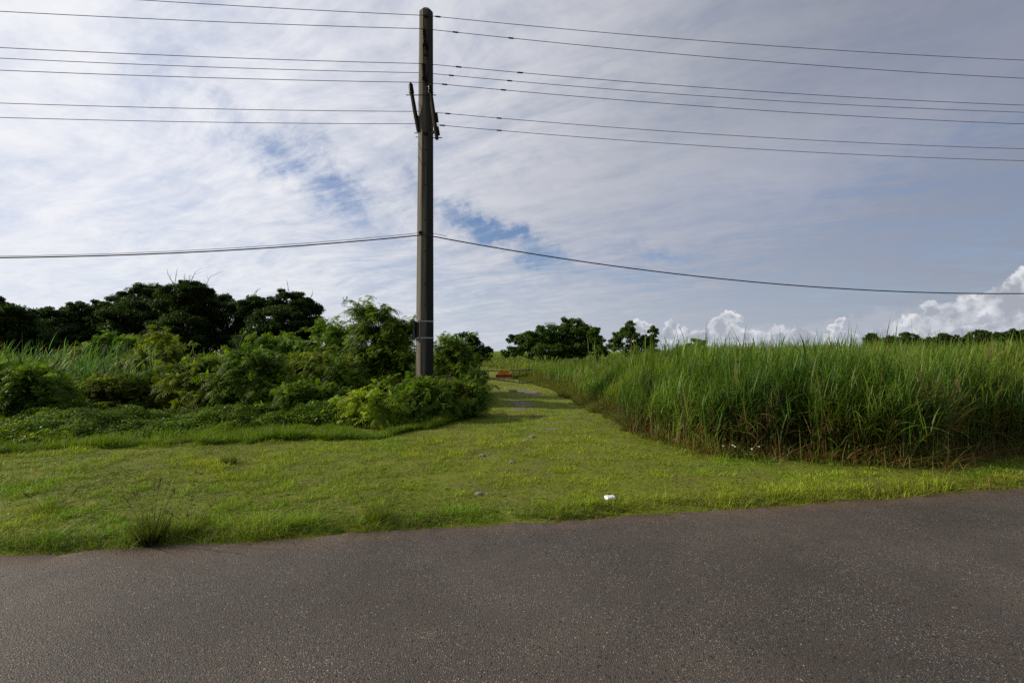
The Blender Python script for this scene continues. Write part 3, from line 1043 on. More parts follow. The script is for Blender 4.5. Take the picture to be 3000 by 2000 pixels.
def plant(name, label, cat, lumps, Y, style='feather', dens=1.0, col=((0.05, 0.10, 0.012), (0.12, 0.19, 0.02)), tip=None,
          group=None, seed=1, trunk=0.05, sub=14, size=None, per=None, twigs=0, mat=None, depth=0.8, base=None, shoots=4):
    """lumps: (x, y, rx, ry[, dy]) in photograph units on the plane at depth Y, each a rounded mass of foliage"""
    r = np.random.default_rng(seed)
    c0 = P(np.mean([l[0] for l in lumps]) if base is None else base, 1100, Y)
    root = empty(name, (c0.x, Y, float(ground_h(np.array([c0.x]), np.array([Y]))[0]) - 0.03))
    tag(root, label, cat, group)
    O = np.array(root.location)
    mb = MB()
    wd = MB()
    sc = Y / F
    for li, l in enumerate(lumps):
        x, y, rx, ry = l[:4]
        dyy = l[4] if len(l) > 4 else r.uniform(-0.35, 0.35) * rx * sc
        ctr = np.array(P(x, y, Y + dyy)) - O
        rad = np.array([rx * sc, rx * sc * depth, ry * sc])
        # limb from the ground (or trunk) to the mass
        mid = np.array([ctr[0] * 0.35, ctr[1] * 0.3, ctr[2] * 0.5]) + r.normal(0, 0.06, 3)
        st = np.array([r.normal(0, trunk), r.normal(0, trunk), 0.0])
        wd.tube([st, mid, ctr * np.array([1, 1, 0.96])], [trunk, trunk * 0.7, trunk * 0.3], 6, (1, 1, 1))
        ns = max(5, int(sub * (rx * ry) / 3000 * (Y / 12) ** 0.3 * dens))
        dirs = rand_dir(ns, r, 0.25)
        rr = r.uniform(0.35, 1.0, ns) ** 0.6
        stick = r.random(ns) < 0.16
        rr = np.where(stick, rr + r.uniform(0.12, 0.38, ns), rr)
        sp = ctr + dirs * rad * rr[:, None]
        sp[:, 2] = np.maximum(sp[:, 2], 0.12)
        for s_ in sp[:: max(1, ns // 7)]:
            wd.tube([ctr, (ctr + s_) / 2 + r.normal(0, 0.03, 3) * rad.max(), s_], [trunk * 0.3, trunk * 0.22, trunk * 0.08], 4)
        hue_l = r.uniform(-0.25, 0.25)
        for k in range(ns):
            out = norm((sp[k] - ctr) / rad)
            hue = np.clip(0.5 + hue_l + r.normal(0, 0.25), 0, 1)
            cc = np.array(col[0]) * (1 - hue) + np.array(col[1]) * hue
            if style == 'feather' and r.random() < 0.22:
                n = 85
                q = rand_dir(n, r)
                p = sp[k] + q * np.array([1.2, 1.2, 0.7]) * 0.16 * (Y / 12) ** 0.5
                c = cc * np.array([1.15, 1.1, 1.0]) * r.uniform(0.6, 1.4, n)[:, None]
                if r.random() < 0.12:
                    c = np.array([0.17, 0.10, 0.04]) * r.uniform(0.5, 1.3, n)[:, None]
                leaves(mb, p, 0.075 * (Y / 12) ** 0.6, r, c, up=0.3)
            elif style == 'feather':
                n = per or 34
                L = (size or 0.27) * r.uniform(0.6, 1.25, n)
                dd = norm(rand_dir(n, r) * 0.75 + out * 0.9 + np.array([0, 0, 0.35]))
                p = sp[k] + r.normal(0, 0.10, (n, 3)) * np.array([1, 1, 0.7])
                c = cc * r.uniform(0.65, 1.3, n)[:, None]
                if tip is not None:
                    q = r.random(n) < tip[1]
                    c[q] = np.array(tip[0]) * r.uniform(0.7, 1.2, q.sum())[:, None]
                fronds(mb, p, dd, L, r, c, 6 if Y < 14 else 5, 0.019 * (Y / 11) ** 0.7)
            else:
                n = per or 130
                cr = rad.min() * (r.uniform(0.16, 0.26) if stick[k] else r.uniform(0.26, 0.46))
                q = rand_dir(n, r)
                rad2 = np.array([1.25, 1.25, 0.62]) * cr
                p = sp[k] + q * rad2 * (r.random(n) ** 0.4)[:, None]
                c = cc * r.uniform(0.6, 1.35, n)[:, None]
                if tip is not None:
                    w_ = r.random(n) < tip[1]
                    c[w_] = np.array(tip[0]) * r.uniform(0.7, 1.2, w_.sum())[:, None]
                dd = norm(q * np.array([1, 1, 0.4]) + r.normal(0, 0.5, (n, 3)) + np.array([0, 0, -0.25]))
                nn = norm(r.normal(0, 0.6, (n, 3)) + np.array([0, 0, 1.0]))
                wv = norm(np.cross(dd, nn))
                L = (size or 0.16) * r.uniform(0.6, 1.3, n)
                mb.ribbon(p, dd, np.zeros((n, 3)) + np.array([0, 0, -0.3]), wv, L, L * 0.5, [0.3, 1.0, 0.2], c)
        if style == 'feather':
            # long young shoots arching out of the mass, with leaves all along them
            for q_ in range(shoots):
                dr = norm(np.array([r.normal(0, 0.8), r.normal(-0.2, 0.7), r.uniform(0.5, 1.3)]))
                p0 = ctr + dr * rad * 0.75
                Ls = r.uniform(0.30, 0.75) * (Y / 12) ** 0.5
                bd = np.array([dr[0] * 0.3, dr[1] * 0.3, -0.35])
                tt = np.linspace(0, 1, 6)
                line = [p0 + dr * Ls * t + bd * Ls * t * t for t in tt]
                wd.tube(line, [0.010 * (1 - 0.7 * t) for t in tt], 4)
                m_ = 16
                ts = r.uniform(0.15, 1.0, m_)
                pp_ = p0 + dr * (Ls * ts)[:, None] + bd * (Ls * ts * ts)[:, None]
                dd = norm(rand_dir(m_, r) * 0.9 + dr * 0.7)
                hue = r.uniform(0.4, 1.0)
                cc = np.array(col[0]) * (1 - hue) + np.array(col[1]) * hue
                fronds(mb, pp_, dd, (size or 0.27) * r.uniform(0.5, 1.0, m_) * 0.9, r, cc * r.uniform(0.8, 1.35, m_)[:, None], 5, 0.018 * (Y / 11) ** 0.7)
    for k in range(twigs):
        l = lumps[k % len(lumps)]
        p0 = np.array(P(l[0] + r.uniform(-.5, .5) * l[2], l[1] - l[3] * 0.5, Y)) - O
        a = r.uniform(-0.6, 0.6)
        ht = r.uniform(0.6, 1.3) * l[3] * sc
        p1 = p0 + np.array([math.sin(a), r.normal(0, 0.2), 1.0]) * ht
        p2 = p1 + np.array([math.sin(a) + r.normal(0, 0.5), 0, 0.6]) * ht * 0.5
        wd.tube([p0, p1, p2], [0.02, 0.013, 0.006], 4)
        for j in range(3):
            q0 = p0 + (p1 - p0) * (0.4 + 0.2 * j)
            wd.tube([q0, q0 + np.array([r.normal(0, 0.5), r.normal(0, 0.2), 0.5]) * ht * 0.45], [0.010, 0.005], 4)
    wd.build('trunk', M['bark'], root, smooth=True)
    mb.build('crown', M[mat or ('leaf' if style == 'feather' else 'darkleaf')], root)
    return root

DK = ((0.020, 0.038, 0.008), (0.040, 0.070, 0.012))
DKB = ((0.030, 0.060, 0.010), (0.065, 0.115, 0.016))
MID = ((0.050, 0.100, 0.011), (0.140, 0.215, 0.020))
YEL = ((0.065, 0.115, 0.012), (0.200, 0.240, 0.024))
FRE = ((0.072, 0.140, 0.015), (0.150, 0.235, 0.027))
GB = 'dark trees in a row behind the bushes on the left'
back = [
    ('dark spreading tree cut off by the left edge of the picture', 24, [(-40, 955, 80, 55), (30, 935, 60, 45), (70, 985, 80, 50), (0, 885, 25, 22), (-120, 930, 90, 80), (-30, 1010, 90, 50)], DK),
    ('low dark tree in the dip of the treeline right of the edge tree', 31, [(150, 940, 65, 36), (120, 985, 95, 50), (200, 990, 70, 45)], DK),
    ('flat-topped dark tree left of the tallest tree in the row', 33, [(240, 915, 50, 30), (295, 905, 45, 25), (250, 965, 85, 52), (300, 1010, 80, 40)], DK),
    ('rounded dark tree with a two-humped top next to the tallest one', 32, [(365, 882, 38, 30), (430, 862, 46, 34), (470, 890, 40, 40), (415, 930, 85, 55), (340, 960, 60, 45), (420, 1000, 80, 45)], DK),
    ('tallest dark tree of the row, with bare twigs at its peak', 30, [(520, 880, 58, 44), (560, 848, 40, 30), (545, 838, 20, 18), (600, 890, 40, 45), (550, 945, 75, 50), (500, 1000, 80, 45), (590, 1000, 60, 40)], DK),
    ('dark tree with a small pointed top right of the tallest tree', 32, [(655, 892, 34, 30), (690, 925, 65, 42), (640, 990, 70, 42), (700, 1010, 60, 40)], DK),
    ('broad dark tree at the right end of the row with twiggy crown', 29, [(755, 900, 52, 32), (850, 882, 60, 30), (895, 920, 50, 38), (830, 945, 85, 48), (925, 965, 36, 36), (910, 975, 36, 30), (780, 1000, 80, 40), (870, 1010, 60, 30)], DK),
]
for i, (lab, Y, lm, c) in enumerate(back):
    plant('dark_tree', lab, 'tree', lm, Y, 'broad', 1.0, c, group=GB, seed=100 + i, trunk=0.12, sub=56, size=0.115, per=250,
          twigs=(9 if i in (4, 6) else 0), tip=((0.07, 0.13, 0.018), 0.12))

GF = 'feathery bushes on the left side'
front = [
    # label, Y, lumps, colours, tip
    ('big dark green bush at the left edge of the picture in front of the reeds', 10.3, [(40, 1110, 80, 50), (110, 1140, 70, 55), (20, 1190, 100, 45), (150, 1200, 70, 35), (-120, 1120, 120, 80), (-60, 1190, 110, 50)], MID, None),
    ('yellowish low bush between the dark edge bush and the slender sapling', 11.6, [(250, 1165, 60, 40), (320, 1150, 55, 45), (210, 1195, 60, 35), (300, 1200, 70, 30)], YEL, ((0.16, 0.10, 0.03), 0.04)),
    ('light green leafy bush under the dark treeline behind the reeds', 19, [(250, 1035, 45, 34), (340, 1008, 55, 40), (395, 1020, 35, 38), (320, 1055, 80, 34)], FRE, None),
    ('slender feathery sapling with an umbrella top left of centre in the bushes', 14, [(475, 1000, 42, 20), (490, 1040, 40, 22), (430, 1055, 65, 26), (395, 1075, 40, 18), (480, 1090, 40, 25)], YEL, ((0.15, 0.09, 0.03), 0.08)),
    ('dull green bush below the umbrella-topped sapling', 12.3, [(430, 1150, 70, 45), (500, 1130, 60, 50), (470, 1190, 90, 35), (380, 1185, 50, 35)], MID, ((0.16, 0.20, 0.03), 0.15)),
    ('pale yellow green bush with long arching fronds in the middle of the thicket', 12.0, [(600, 1080, 65, 45), (560, 1120, 60, 45), (640, 1140, 70, 45), (580, 1190, 80, 36)], YEL, None),
    ('bush with bluish green drooping fronds right of the pale yellow one', 11.4, [(735, 1060, 60, 40), (700, 1110, 60, 50), (780, 1110, 65, 50), (720, 1165, 80, 45), (790, 1190, 60, 38)], MID, ((0.13, 0.19, 0.03), 0.12)),
    ('feathery bush rising against the right end of the dark trees', 17, [(810, 1000, 46, 26), (850, 1025, 45, 30), (775, 1030, 40, 24), (830, 1060, 80, 35)], FRE, None),
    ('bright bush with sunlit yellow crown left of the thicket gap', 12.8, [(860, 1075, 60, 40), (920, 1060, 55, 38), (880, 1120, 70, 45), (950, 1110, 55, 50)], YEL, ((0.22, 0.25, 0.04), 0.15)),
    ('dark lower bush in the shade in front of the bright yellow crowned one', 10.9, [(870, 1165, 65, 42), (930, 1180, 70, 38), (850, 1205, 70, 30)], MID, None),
    ('loose sapling with open pinnate leaves against the sky left of the pole', 17.5, [(965, 960, 26, 18), (1000, 985, 40, 26), (960, 1005, 42, 26), (1000, 1035, 60, 36)], FRE, None),
    ('tallest olive bush of the thicket reaching up beside the pole', 13.9, [(1090, 925, 42, 26), (1130, 945, 50, 34), (1170, 965, 42, 36), (1085, 985, 55, 42), (1160, 1020, 60, 50), (1070, 1050, 60, 50), (1150, 1090, 70, 50), (1060, 1110, 50, 40), (1068, 898, 16, 9), (1105, 896, 18, 8), (1200, 950, 20, 12)], MID, ((0.20, 0.20, 0.06), 0.14)),
    ('brownish green bush in the gap between thicket and pole', 12.2, [(1010, 1090, 45, 45), (1040, 1150, 55, 45), (990, 1180, 50, 40), (1110, 1150, 50, 40)], MID, ((0.13, 0.075, 0.03), 0.10)),
    ('lime green rounded bush in front of the thicket left of the pole foot', 9.75, [(1082, 1170, 38, 30), (1060, 1200, 40, 32), (1105, 1208, 44, 30), (1030, 1232, 30, 16)], ((0.15, 0.23, 0.018), (0.30, 0.38, 0.03)), ((0.36, 0.40, 0.05), 0.25)),
    ('bush with fresh yellow shoots covering the foot of the pole', 10.6, [(1200, 1165, 40, 34), (1235, 1150, 34, 24), (1180, 1200, 52, 28), (1240, 1200, 56, 32)], FRE, ((0.24, 0.28, 0.04), 0.15)),
    ('olive bush right of the pole foot at the bend of the lawn', 11.0, [(1300, 1140, 42, 30), (1345, 1155, 42, 34), (1300, 1190, 60, 36), (1375, 1200, 36, 34)], MID, ((0.13, 0.075, 0.03), 0.07)),
    ('bush right of the pole with drooping tips against the sky', 15.5, [(1300, 1005, 34, 24), (1340, 1020, 44, 30), (1295, 1060, 50, 44), (1350, 1080, 40, 40), (1275, 1110, 40, 40)], MID, ((0.17, 0.19, 0.05), 0.14)),
    ('low bush leaning over the left end of the gate', 16.5, [(1385, 1075, 26, 26), (1400, 1105, 26, 24), (1360, 1110, 40, 30)], MID, None),
    ('dense bush on the left bank of the track in front of the gate', 13.2, [(1385, 1130, 30, 32), (1395, 1165, 28, 30), (1350, 1160, 40, 40)], MID, None),
]
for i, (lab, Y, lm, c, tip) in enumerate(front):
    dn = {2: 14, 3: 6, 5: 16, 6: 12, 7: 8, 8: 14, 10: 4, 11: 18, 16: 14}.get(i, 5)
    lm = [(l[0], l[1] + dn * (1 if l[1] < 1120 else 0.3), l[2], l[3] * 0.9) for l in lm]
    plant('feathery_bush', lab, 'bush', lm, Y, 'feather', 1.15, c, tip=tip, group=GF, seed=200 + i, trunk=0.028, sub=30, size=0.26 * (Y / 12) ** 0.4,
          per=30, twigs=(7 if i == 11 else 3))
plant('dark_tree', 'small dark rounded tree behind the gate end of the thicket, right of the pole', 'tree',
      [(1365, 1000, 42, 26), (1400, 1015, 26, 20), (1425, 1025, 12, 13), (1380, 1045, 50, 30)], 26, 'broad', 1.0, DK, seed=150, trunk=0.07, sub=26, size=0.17, per=100, tip=((0.07, 0.13, 0.018), 0.1))

GR = 'trees standing in the grass behind the gate'
right = [
    ('broad dark tree clump behind the gate, the largest in the grass', 38, [(1555, 1000, 55, 26), (1620, 975, 55, 26), (1675, 955, 32, 22), (1600, 1020, 80, 26), (1510, 990, 24, 14), (1700, 985, 45, 35), (1690, 1020, 70, 28), (1500, 1030, 30, 18)], DKB),
    ('slim leaning tree at the right side of the broad clump', 36, [(1742, 972, 15, 18), (1750, 1000, 22, 22), (1757, 1030, 22, 18)], DKB),
    ('vine-draped tree with three peaks and sky showing between them', 40, [(1842, 953, 15, 16), (1840, 972, 24, 16), (1840, 985, 34, 16), (1880, 1000, 34, 14), (1914, 968, 13, 14), (1905, 985, 18, 12), (1905, 1000, 22, 14), (1798, 985, 15, 14), (1800, 1008, 24, 18), (1860, 1022, 70, 14)], DKB),
    ('little bushy tree just showing over the tall grass left of the clouds', 45, [(2040, 1004, 18, 12), (2062, 1012, 22, 9), (2025, 1016, 30, 9), (2000, 1020, 26, 7)], YEL),
]
for i, (lab, Y, lm, c) in enumerate(right):
    plant('grassland_tree', lab, 'tree', lm, Y, 'broad', 1.0, c, group=GR, seed=300 + i, trunk=0.10, sub=85, size=0.16, per=110, tip=((0.09, 0.16, 0.02), 0.15), mat='darkleaf')

GD = 'far trees along the horizon on the right'
far = [
    ('smallest far tree standing alone at the left end of the horizon trees', 2553, 985, 15, 11),
    ('far round tree starting the dark horizon treeline', 2600, 992, 24, 13),
    ('far tree with a high round head near the start of the treeline', 2655, 985, 24, 15),
    ('far flat tree in the first dip of the treeline', 2712, 993, 26, 11),
    ('far tree with an umbrella head in the left half of the treeline', 2755, 984, 22, 12),
    ('far low tree beneath the umbrella-headed one, to its right', 2795, 992, 24, 12),
    ('far slim tree in the middle dip of the treeline', 2830, 990, 14, 11),
    ('far tall open-topped tree right of the dip', 2868, 978, 24, 14),
    ('far broad tree right of the open-topped one', 2915, 984, 28, 15),
    ('far high tree near the right edge of the picture', 2955, 975, 24, 15),
    ('far wide tree cut by the right edge of the picture', 3000, 976, 32, 18),
    ('far tree just past the right edge of the picture', 3070, 975, 40, 20),
]
for i, (lab, x, y, rx, ry) in enumerate(far):
    lm = [(x, y, rx, ry * 0.7), (x - rx * 0.5, y + ry, rx, ry * 0.8), (x + rx * 0.5, y + ry, rx, ry * 0.8), (x, y + ry * 1.9, rx * 1.2, ry)]
    plant('far_tree', lab, 'tree', lm, 105 + (i * 7) % 12, 'broad', 1.0, DK, group=GD, seed=400 + i, trunk=0.25, sub=90, size=0.5, per=60)

# ---------------------------------------------------------------- utility pole
PX, PY = P(1244.5, 1100, 13.0).x, 13.0
PROT = math.atan(ROAD_K) * 0.9
PB, PT = 0.0, P(1248, 31, 13.0).z
def pole_w(z):
    return 0.505 + (0.385 - 0.505) * z / PT

def oct_ring(z, k=1.0, ch=0.27):
    w = pole_w(z) / 2 * k
    c = w * (1 - 2 * ch)
    pts = [(-c, -w), (c, -w), (w, -c), (w, c), (c, w), (-c, w), (-w, c), (-w, -c)]
    co, si = math.cos(PROT), math.sin(PROT)
    return [(x * co - y * si, x * si + y * co, z) for x, y in pts]

def concrete():
    m, g, bs, out = new_mat('concrete')
    tc = g.node('ShaderNodeTexCoord')
    p = E(g, tc.outputs['Object'])
    st = g.vm('MULTIPLY', p, (9.0, 9.0, 0.35))
    n = g.noise(st, 1.0, 6, 0.65)
    n2 = g.noise(p, 30.0, 4, 0.6)
    n3 = g.noise(g.vm('MULTIPLY', p, (3.0, 3.0, 0.5)), 1.0, 4, 0.6)
    c = g.mix(g.ramp(n, 0.35, 0.65), (0.084, 0.075, 0.066), (0.205, 0.185, 0.162))
    c = g.mix(g.ramp(n2, 0.4, 0.65) * 0.3, c, (0.10, 0.085, 0.07))
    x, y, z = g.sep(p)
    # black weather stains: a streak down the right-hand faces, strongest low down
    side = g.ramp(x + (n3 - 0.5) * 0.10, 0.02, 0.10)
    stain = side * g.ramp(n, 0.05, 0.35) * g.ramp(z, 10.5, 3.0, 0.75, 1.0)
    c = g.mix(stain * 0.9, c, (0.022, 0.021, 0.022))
    g.put(bs.inputs['Base Color'], c)
    bs.inputs['Roughness'].default_value = 0.9
    bs.inputs['Specular IOR Level'].default_value = 0.2
    b = g.node('ShaderNodeBump')
    b.inputs['Strength'].default_value = 0.3
    b.inputs['Distance'].default_value = 0.01
    g.put(b.inputs['Height'], n2)
    g.nt.links.new(b.outputs[0], bs.inputs['Normal'])
    return m
M['concrete'] = concrete()

pole = empty('utility_pole', (PX, PY, 0.0))
tag(pole, 'tall weathered eight-sided concrete utility pole rising from the bushes', 'utility pole')
mb = MB()
zs = [-0.6, 0.0, 2.0, 4.0, 6.0, 8.0, 10.0, PT - 0.10, PT]
V = []
for i, z in enumerate(zs):
    V += oct_ring(max(z, 0), 1.0 if i < len(zs) - 1 else 0.62, 0.27)[:]
V = [(x, y, zs[i // 8]) for i, (x, y, z) in enumerate(V)]
Fc = [(i * 8 + k, i * 8 + (k + 1) % 8, (i + 1) * 8 + (k + 1) % 8, (i + 1) * 8 + k) for i in range(len(zs) - 1) for k in range(8)]
t0 = (len(zs) - 1) * 8
Fc += [(t0, t0 + 1, t0 + 6, t0 + 7), (t0 + 1, t0 + 2, t0 + 5, t0 + 6), (t0 + 2, t0 + 3, t0 + 4, t0 + 5)]
mb.add(V, Fc)
shaft = mb.build('shaft', M['concrete'], pole)

def L_(x, y, Y=None):
    """photograph position -> pole-local point"""
    p = P(x, y, Y if Y else PY)
    return Vector((p.x - PX, p.y - PY, p.z))
YF = PY - 0.25
for z in (2.9, 3.5, 4.4, 5.3, 6.3, 6.9, 7.3, 9.3, 9.9):
    w = pole_w(z) / 2 + 0.004
    a = Vector((math.sin(PROT) * w, -math.cos(PROT) * w, z))
    b_ = a + Vector((math.sin(PROT), -math.cos(PROT), 0)) * 0.02
    mb = MB()
    mb.tube([a, b_], 0.016, 8, cap=True)
    mb.build('bolt', M['darksteel'], pole)

def ribbed(mb, a, b, r0, r1, n, neck=0.62):
    a, b = Vector(a), Vector(b)
    pts, rad = [a], [r0 * neck]
    for k in range(n):
        f = (k + 0.15) / n
        R_ = r0 + (r1 - r0) * f
        for df, m_ in ((0.0, neck), (0.28, 1.0), (0.42, 1.0), (0.72, neck)):
            pts.append(a.lerp(b, min(f + df / n, 1)))
            rad.append(R_ * m_)
    pts.append(b)
    rad.append(r1 * neck)
    mb.tube(pts, rad, 12, cap=True)

# two post insulators standing off the face towards the road
for (xt, yt, yb) in ((1243, 86, 128), (1241, 186, 226)):
    top = L_(xt, yt, YF - 0.20)
    bot = L_(xt + 2, yb, YF - 0.06)
    mb = MB()
    ribbed(mb, bot, top, 0.070, 0.090, 8, 0.78)
    ins = mb.build('insulator', M['insulator'], pole, smooth=False)
    mb = MB()
    mb.box(bot + Vector((0, 0.03, -0.03)), (0.13, 0.12, 0.05), PROT)
    mb.tube([bot + Vector((0, 0.1, -0.14)), bot + Vector((0, -0.03, -0.03))], 0.02, 6, cap=True)
    mb.build('mount', M['darksteel'], pole)
    mb = MB()
    mb.tube([top, top + Vector((0, 0, 0.055))], [0.035, 0.02], 8, cap=True)
    mb.build('wire_clamp', M['darksteel'], ins)
# plates and bolts between
for (x, y) in ((1243, 139), (1245, 158), (1243, 236), (1246, 390), (1243, 44)):
    p = L_(x, y, YF)
    w = pole_w(p.z) / 2
    q = Vector((math.sin(PROT) * w, -math.cos(PROT) * w, p.z))
    mb = MB()
    mb.box(q, (0.12, 0.03, 0.09), PROT)
    pl_ = mb.build('face_plate', M['darksteel'], pole)
    mb = MB()
    mb.tube([q + Vector((0.003, -0.012, 0)), q + Vector((0.02, -0.09, 0))], 0.014, 6, cap=True)
    mb.build('bolt', M['darksteel'], pl_)

# left bracket: post insulator leaning out from the road side of the pole
def bracket(it, ib, at, ab, Yt, Yb, width, extra):
    mb = MB()
    a = L_(*at, Yt)
    b = L_(*ab, Yb)
    mb.tube([a, a.lerp(b, 0.5), b], [width * 1.05, width * 1.2, width * 1.05], 8, cap=True)
    for e in extra:
        mb.tube([L_(e[0], e[1], e[4]), L_(e[2], e[3], e[4])], e[5], 6, cap=True)
    arm = mb.build('bracket_arm', M['darksteel'], pole)
    mb = MB()
    ribbed(mb, L_(*ib, Yt), L_(*it, Yt), 0.076, 0.062, 8, 0.84)
    mb.tube([L_(*it, Yt), L_(it[0], it[1] - 6, Yt)], [0.035, 0.018], 8, cap=True)
    mb.build('insulator', M['insulator'], arm)
bracket((1203, 247), (1206, 274), (1206, 272), (1226, 386), 12.72, 12.86, 0.050,
        [(1190, 279, 1278, 279, 12.72, 0.012), (1213, 346, 1226, 342, 12.85, 0.04), (1214, 390, 1226, 390, 12.9, 0.012), (1218, 402, 1228, 402, 12.9, 0.010)])
bracket((1260, 252), (1262, 274), (1262, 272), (1280, 408), 12.66, 12.60, 0.048,
        [(1268, 322, 1266, 378, 12.7, 0.010), (1266, 393, 1276, 380, 12.7, 0.03), (1268, 404, 1295, 404, 12.62, 0.012), (1278, 333, 1281, 358, 12.66, 0.045), (1281, 372, 1285, 396, 12.62, 0.045)])

# board strapped to the left side of the pole
board = empty('strapped_board', (L_(1216, 966).x + PX - 0.02, PY - 0.06, P(1216, 992, 13).z))
tag(board, 'narrow weathered board strapped to the left side of the pole with two steel bands', 'board')
hb = P(1216, 940, 13).z - P(1216, 992, 13).z
mb = MB()
mb.box((0.0, 0.0, hb / 2), (0.035, 0.34, hb), PROT)
mb.box((0.03, -0.14, hb / 2), (0.06, 0.03, hb), PROT)
mb.box((0.03, 0.14, hb / 2), (0.06, 0.03, hb), PROT)
mb.build('panel', simple_mat('grey_board', (0.10, 0.11, 0.125), 0.5, nscale=6, col2=(0.05, 0.035, 0.03)), board)
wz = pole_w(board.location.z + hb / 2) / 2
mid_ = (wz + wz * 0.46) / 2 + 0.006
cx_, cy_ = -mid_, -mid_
mb = MB()  # dark brown sheet standing in for the board's shade on the left facet
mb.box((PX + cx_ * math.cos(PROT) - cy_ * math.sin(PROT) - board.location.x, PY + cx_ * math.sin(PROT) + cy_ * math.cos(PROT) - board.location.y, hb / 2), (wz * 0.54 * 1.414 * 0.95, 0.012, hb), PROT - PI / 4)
mb.build('board_shade', simple_mat('board_shade_brown', (0.040, 0.030, 0.026), 0.8, nscale=9, var=0.5), board)
for z in (0.0 + 0.02, hb - 0.02):
    zz = board.location.z + z
    mb = MB()
    V = []
    for k, dz in ((1.012, -0.012), (1.03, -0.012), (1.03, 0.012), (1.012, 0.012)):
        for (x, y, q) in oct_ring(zz, k * 1.0, 0.27):
            if x < -0.2:
                x -= 0.03
            V.append((x + PX - board.location.x, y + PY - board.location.y, z + dz))
    Fc = [(a * 8 + k, a * 8 + (k + 1) % 8, ((a + 1) % 4) * 8 + (k + 1) % 8, ((a + 1) % 4) * 8 + k) for a in range(4) for k in range(8)]
    mb.add(V, Fc)
    mb.build('steel_band', M['band'], board)

# ---------------------------------------------------------------- wires
GW = 'power lines crossing the picture'
def wire(label, yl, yp, yr, Yp, rad=0.0075, sleeves=(), xl=0, name='power_line', bsag=0.0016, group=GW, xr=3000, Xp=None):
    """sagging line through three heights: left picture edge, pole, right picture edge"""
    pp = P(1244, yp, Yp) if Xp is None else P(Xp, yp, Yp)
    def end(xe, ye, slope, sgn):
        u = (xe - 1500) / F
        # pp.x + sgn t = u (Yp + slope t)
        t = (u * Yp - pp.x) / (sgn - u * slope)
        Ye = Yp + slope * t
        return t, slope, P(xe, ye, Ye).z
    pts = []
    tl, sl, zl = end(xl, yl, -0.17, -1)
    tr, sr, zr = end(xr, yr, 0.085, 1)
    al = (zl - pp.z - bsag * tl * tl) / tl
    ar = (zr - pp.z - bsag * tr * tr) / tr
    for t in np.linspace(46, 0.0, 60)[:-1]:
        pts.append(Vector((pp.x - t, Yp + sl * t, pp.z + al * t + bsag * t * t)))
    nl = len(pts)
    for t in np.linspace(0, 50, 64):
        pts.append(Vector((pp.x + t, Yp + sr * t, pp.z + ar * t + bsag * t * t)))
    mb = MB()
    O = pts[nl].copy()
    mb.tube([p - O for p in pts], rad, 5)
    o = mb.build(name, M['cable'], None, O, smooth=True)
    tag(o, label, 'cable' if name != 'power_line' else 'power line', group)
    for sx in sleeves:
        u = (sx - 1500) / F
        t = (u * Yp - pp.x) / (1 - u * sr)
        f = lambda q: Vector((pp.x + q, Yp + sr * q, pp.z + ar * q + bsag * q * q)) - O
        mb = MB()
        mb.tube([f(t - 0.09), f(t - 0.06), f(t + 0.06), f(t + 0.09)], [rad, rad * 2.6, rad * 2.6, rad], 8)
        mb.build('splice_sleeve', M['cable'], o, smooth=True)
    return o
k_ = 3000 / 2352
wire('topmost thin wire passing the very tip of the pole', -26, 46, 176, 12.72, 0.008, (1280,), Xp=1249)
wire('second wire from the top, carried by the upper face insulator', 35, 85, 229, 12.52, 0.008, (1332, 1497))
wire('third wire from the top, carried by the lower face insulator', 141, 187, 308, 12.52, 0.008, (1342, 1524))
wire('fourth wire from the top, passing behind the pole above the brackets', 172, 214, 329, 13.35, 0.008, (1320, 1493))
wire('fifth wire from the top, carried by the left leaning insulator', 207, 242, 363, 12.70, 0.008, (1300, 1475))
wire('sixth wire from the top, passing behind the left bracket arm', 303, 327, 436, 13.35, 0.008, (1310, 1462))
wire('lowest of the seven upper wires, passing behind the bracket feet', 345, 363, 471, 13.35, 0.008, (1294, 1462))
# communication cable with its messenger wire
wire('thick lower cable dipping away from the pole on both sides', 755, 688, 860, 12.66, 0.017, (), name='telephone_cable', bsag=0.0052, group=None)
mb = MB()
b = P(1232, 681, 12.52)
c = P(1310, 692, 12.74)
O = b.copy()
q0 = P(1244, 681, 12.52)
tl_ = ((-1500 / F) * 12.52 - q0.x) / (-1 + (-1500 / F) * 0.17)
zl_ = P(0, 750.5, 12.52 - 0.17 * tl_).z
al_ = (zl_ - q0.z - 0.0052 * tl_ * tl_) / tl_
mb.tube([Vector((q0.x - t, 12.52 - 0.17 * t, q0.z + al_ * t + 0.0052 * t * t)) - O for t in np.linspace(46, 0.1, 50)] + [b - O, b.lerp(c, 0.5) - O + Vector((0, 0, 0.02)), c - O], 0.0065, 5)
o = mb.build('messenger_wire', M['cable'], None, O, smooth=True)
tag(o, 'thin messenger wire rising from the lower cable to the pole face', 'cable')
mb = MB()
mb.box((0, 0.03, 0.0), (0.10, 0.10, 0.07), PROT)
mb.build('clamp', M['darksteel'], o)

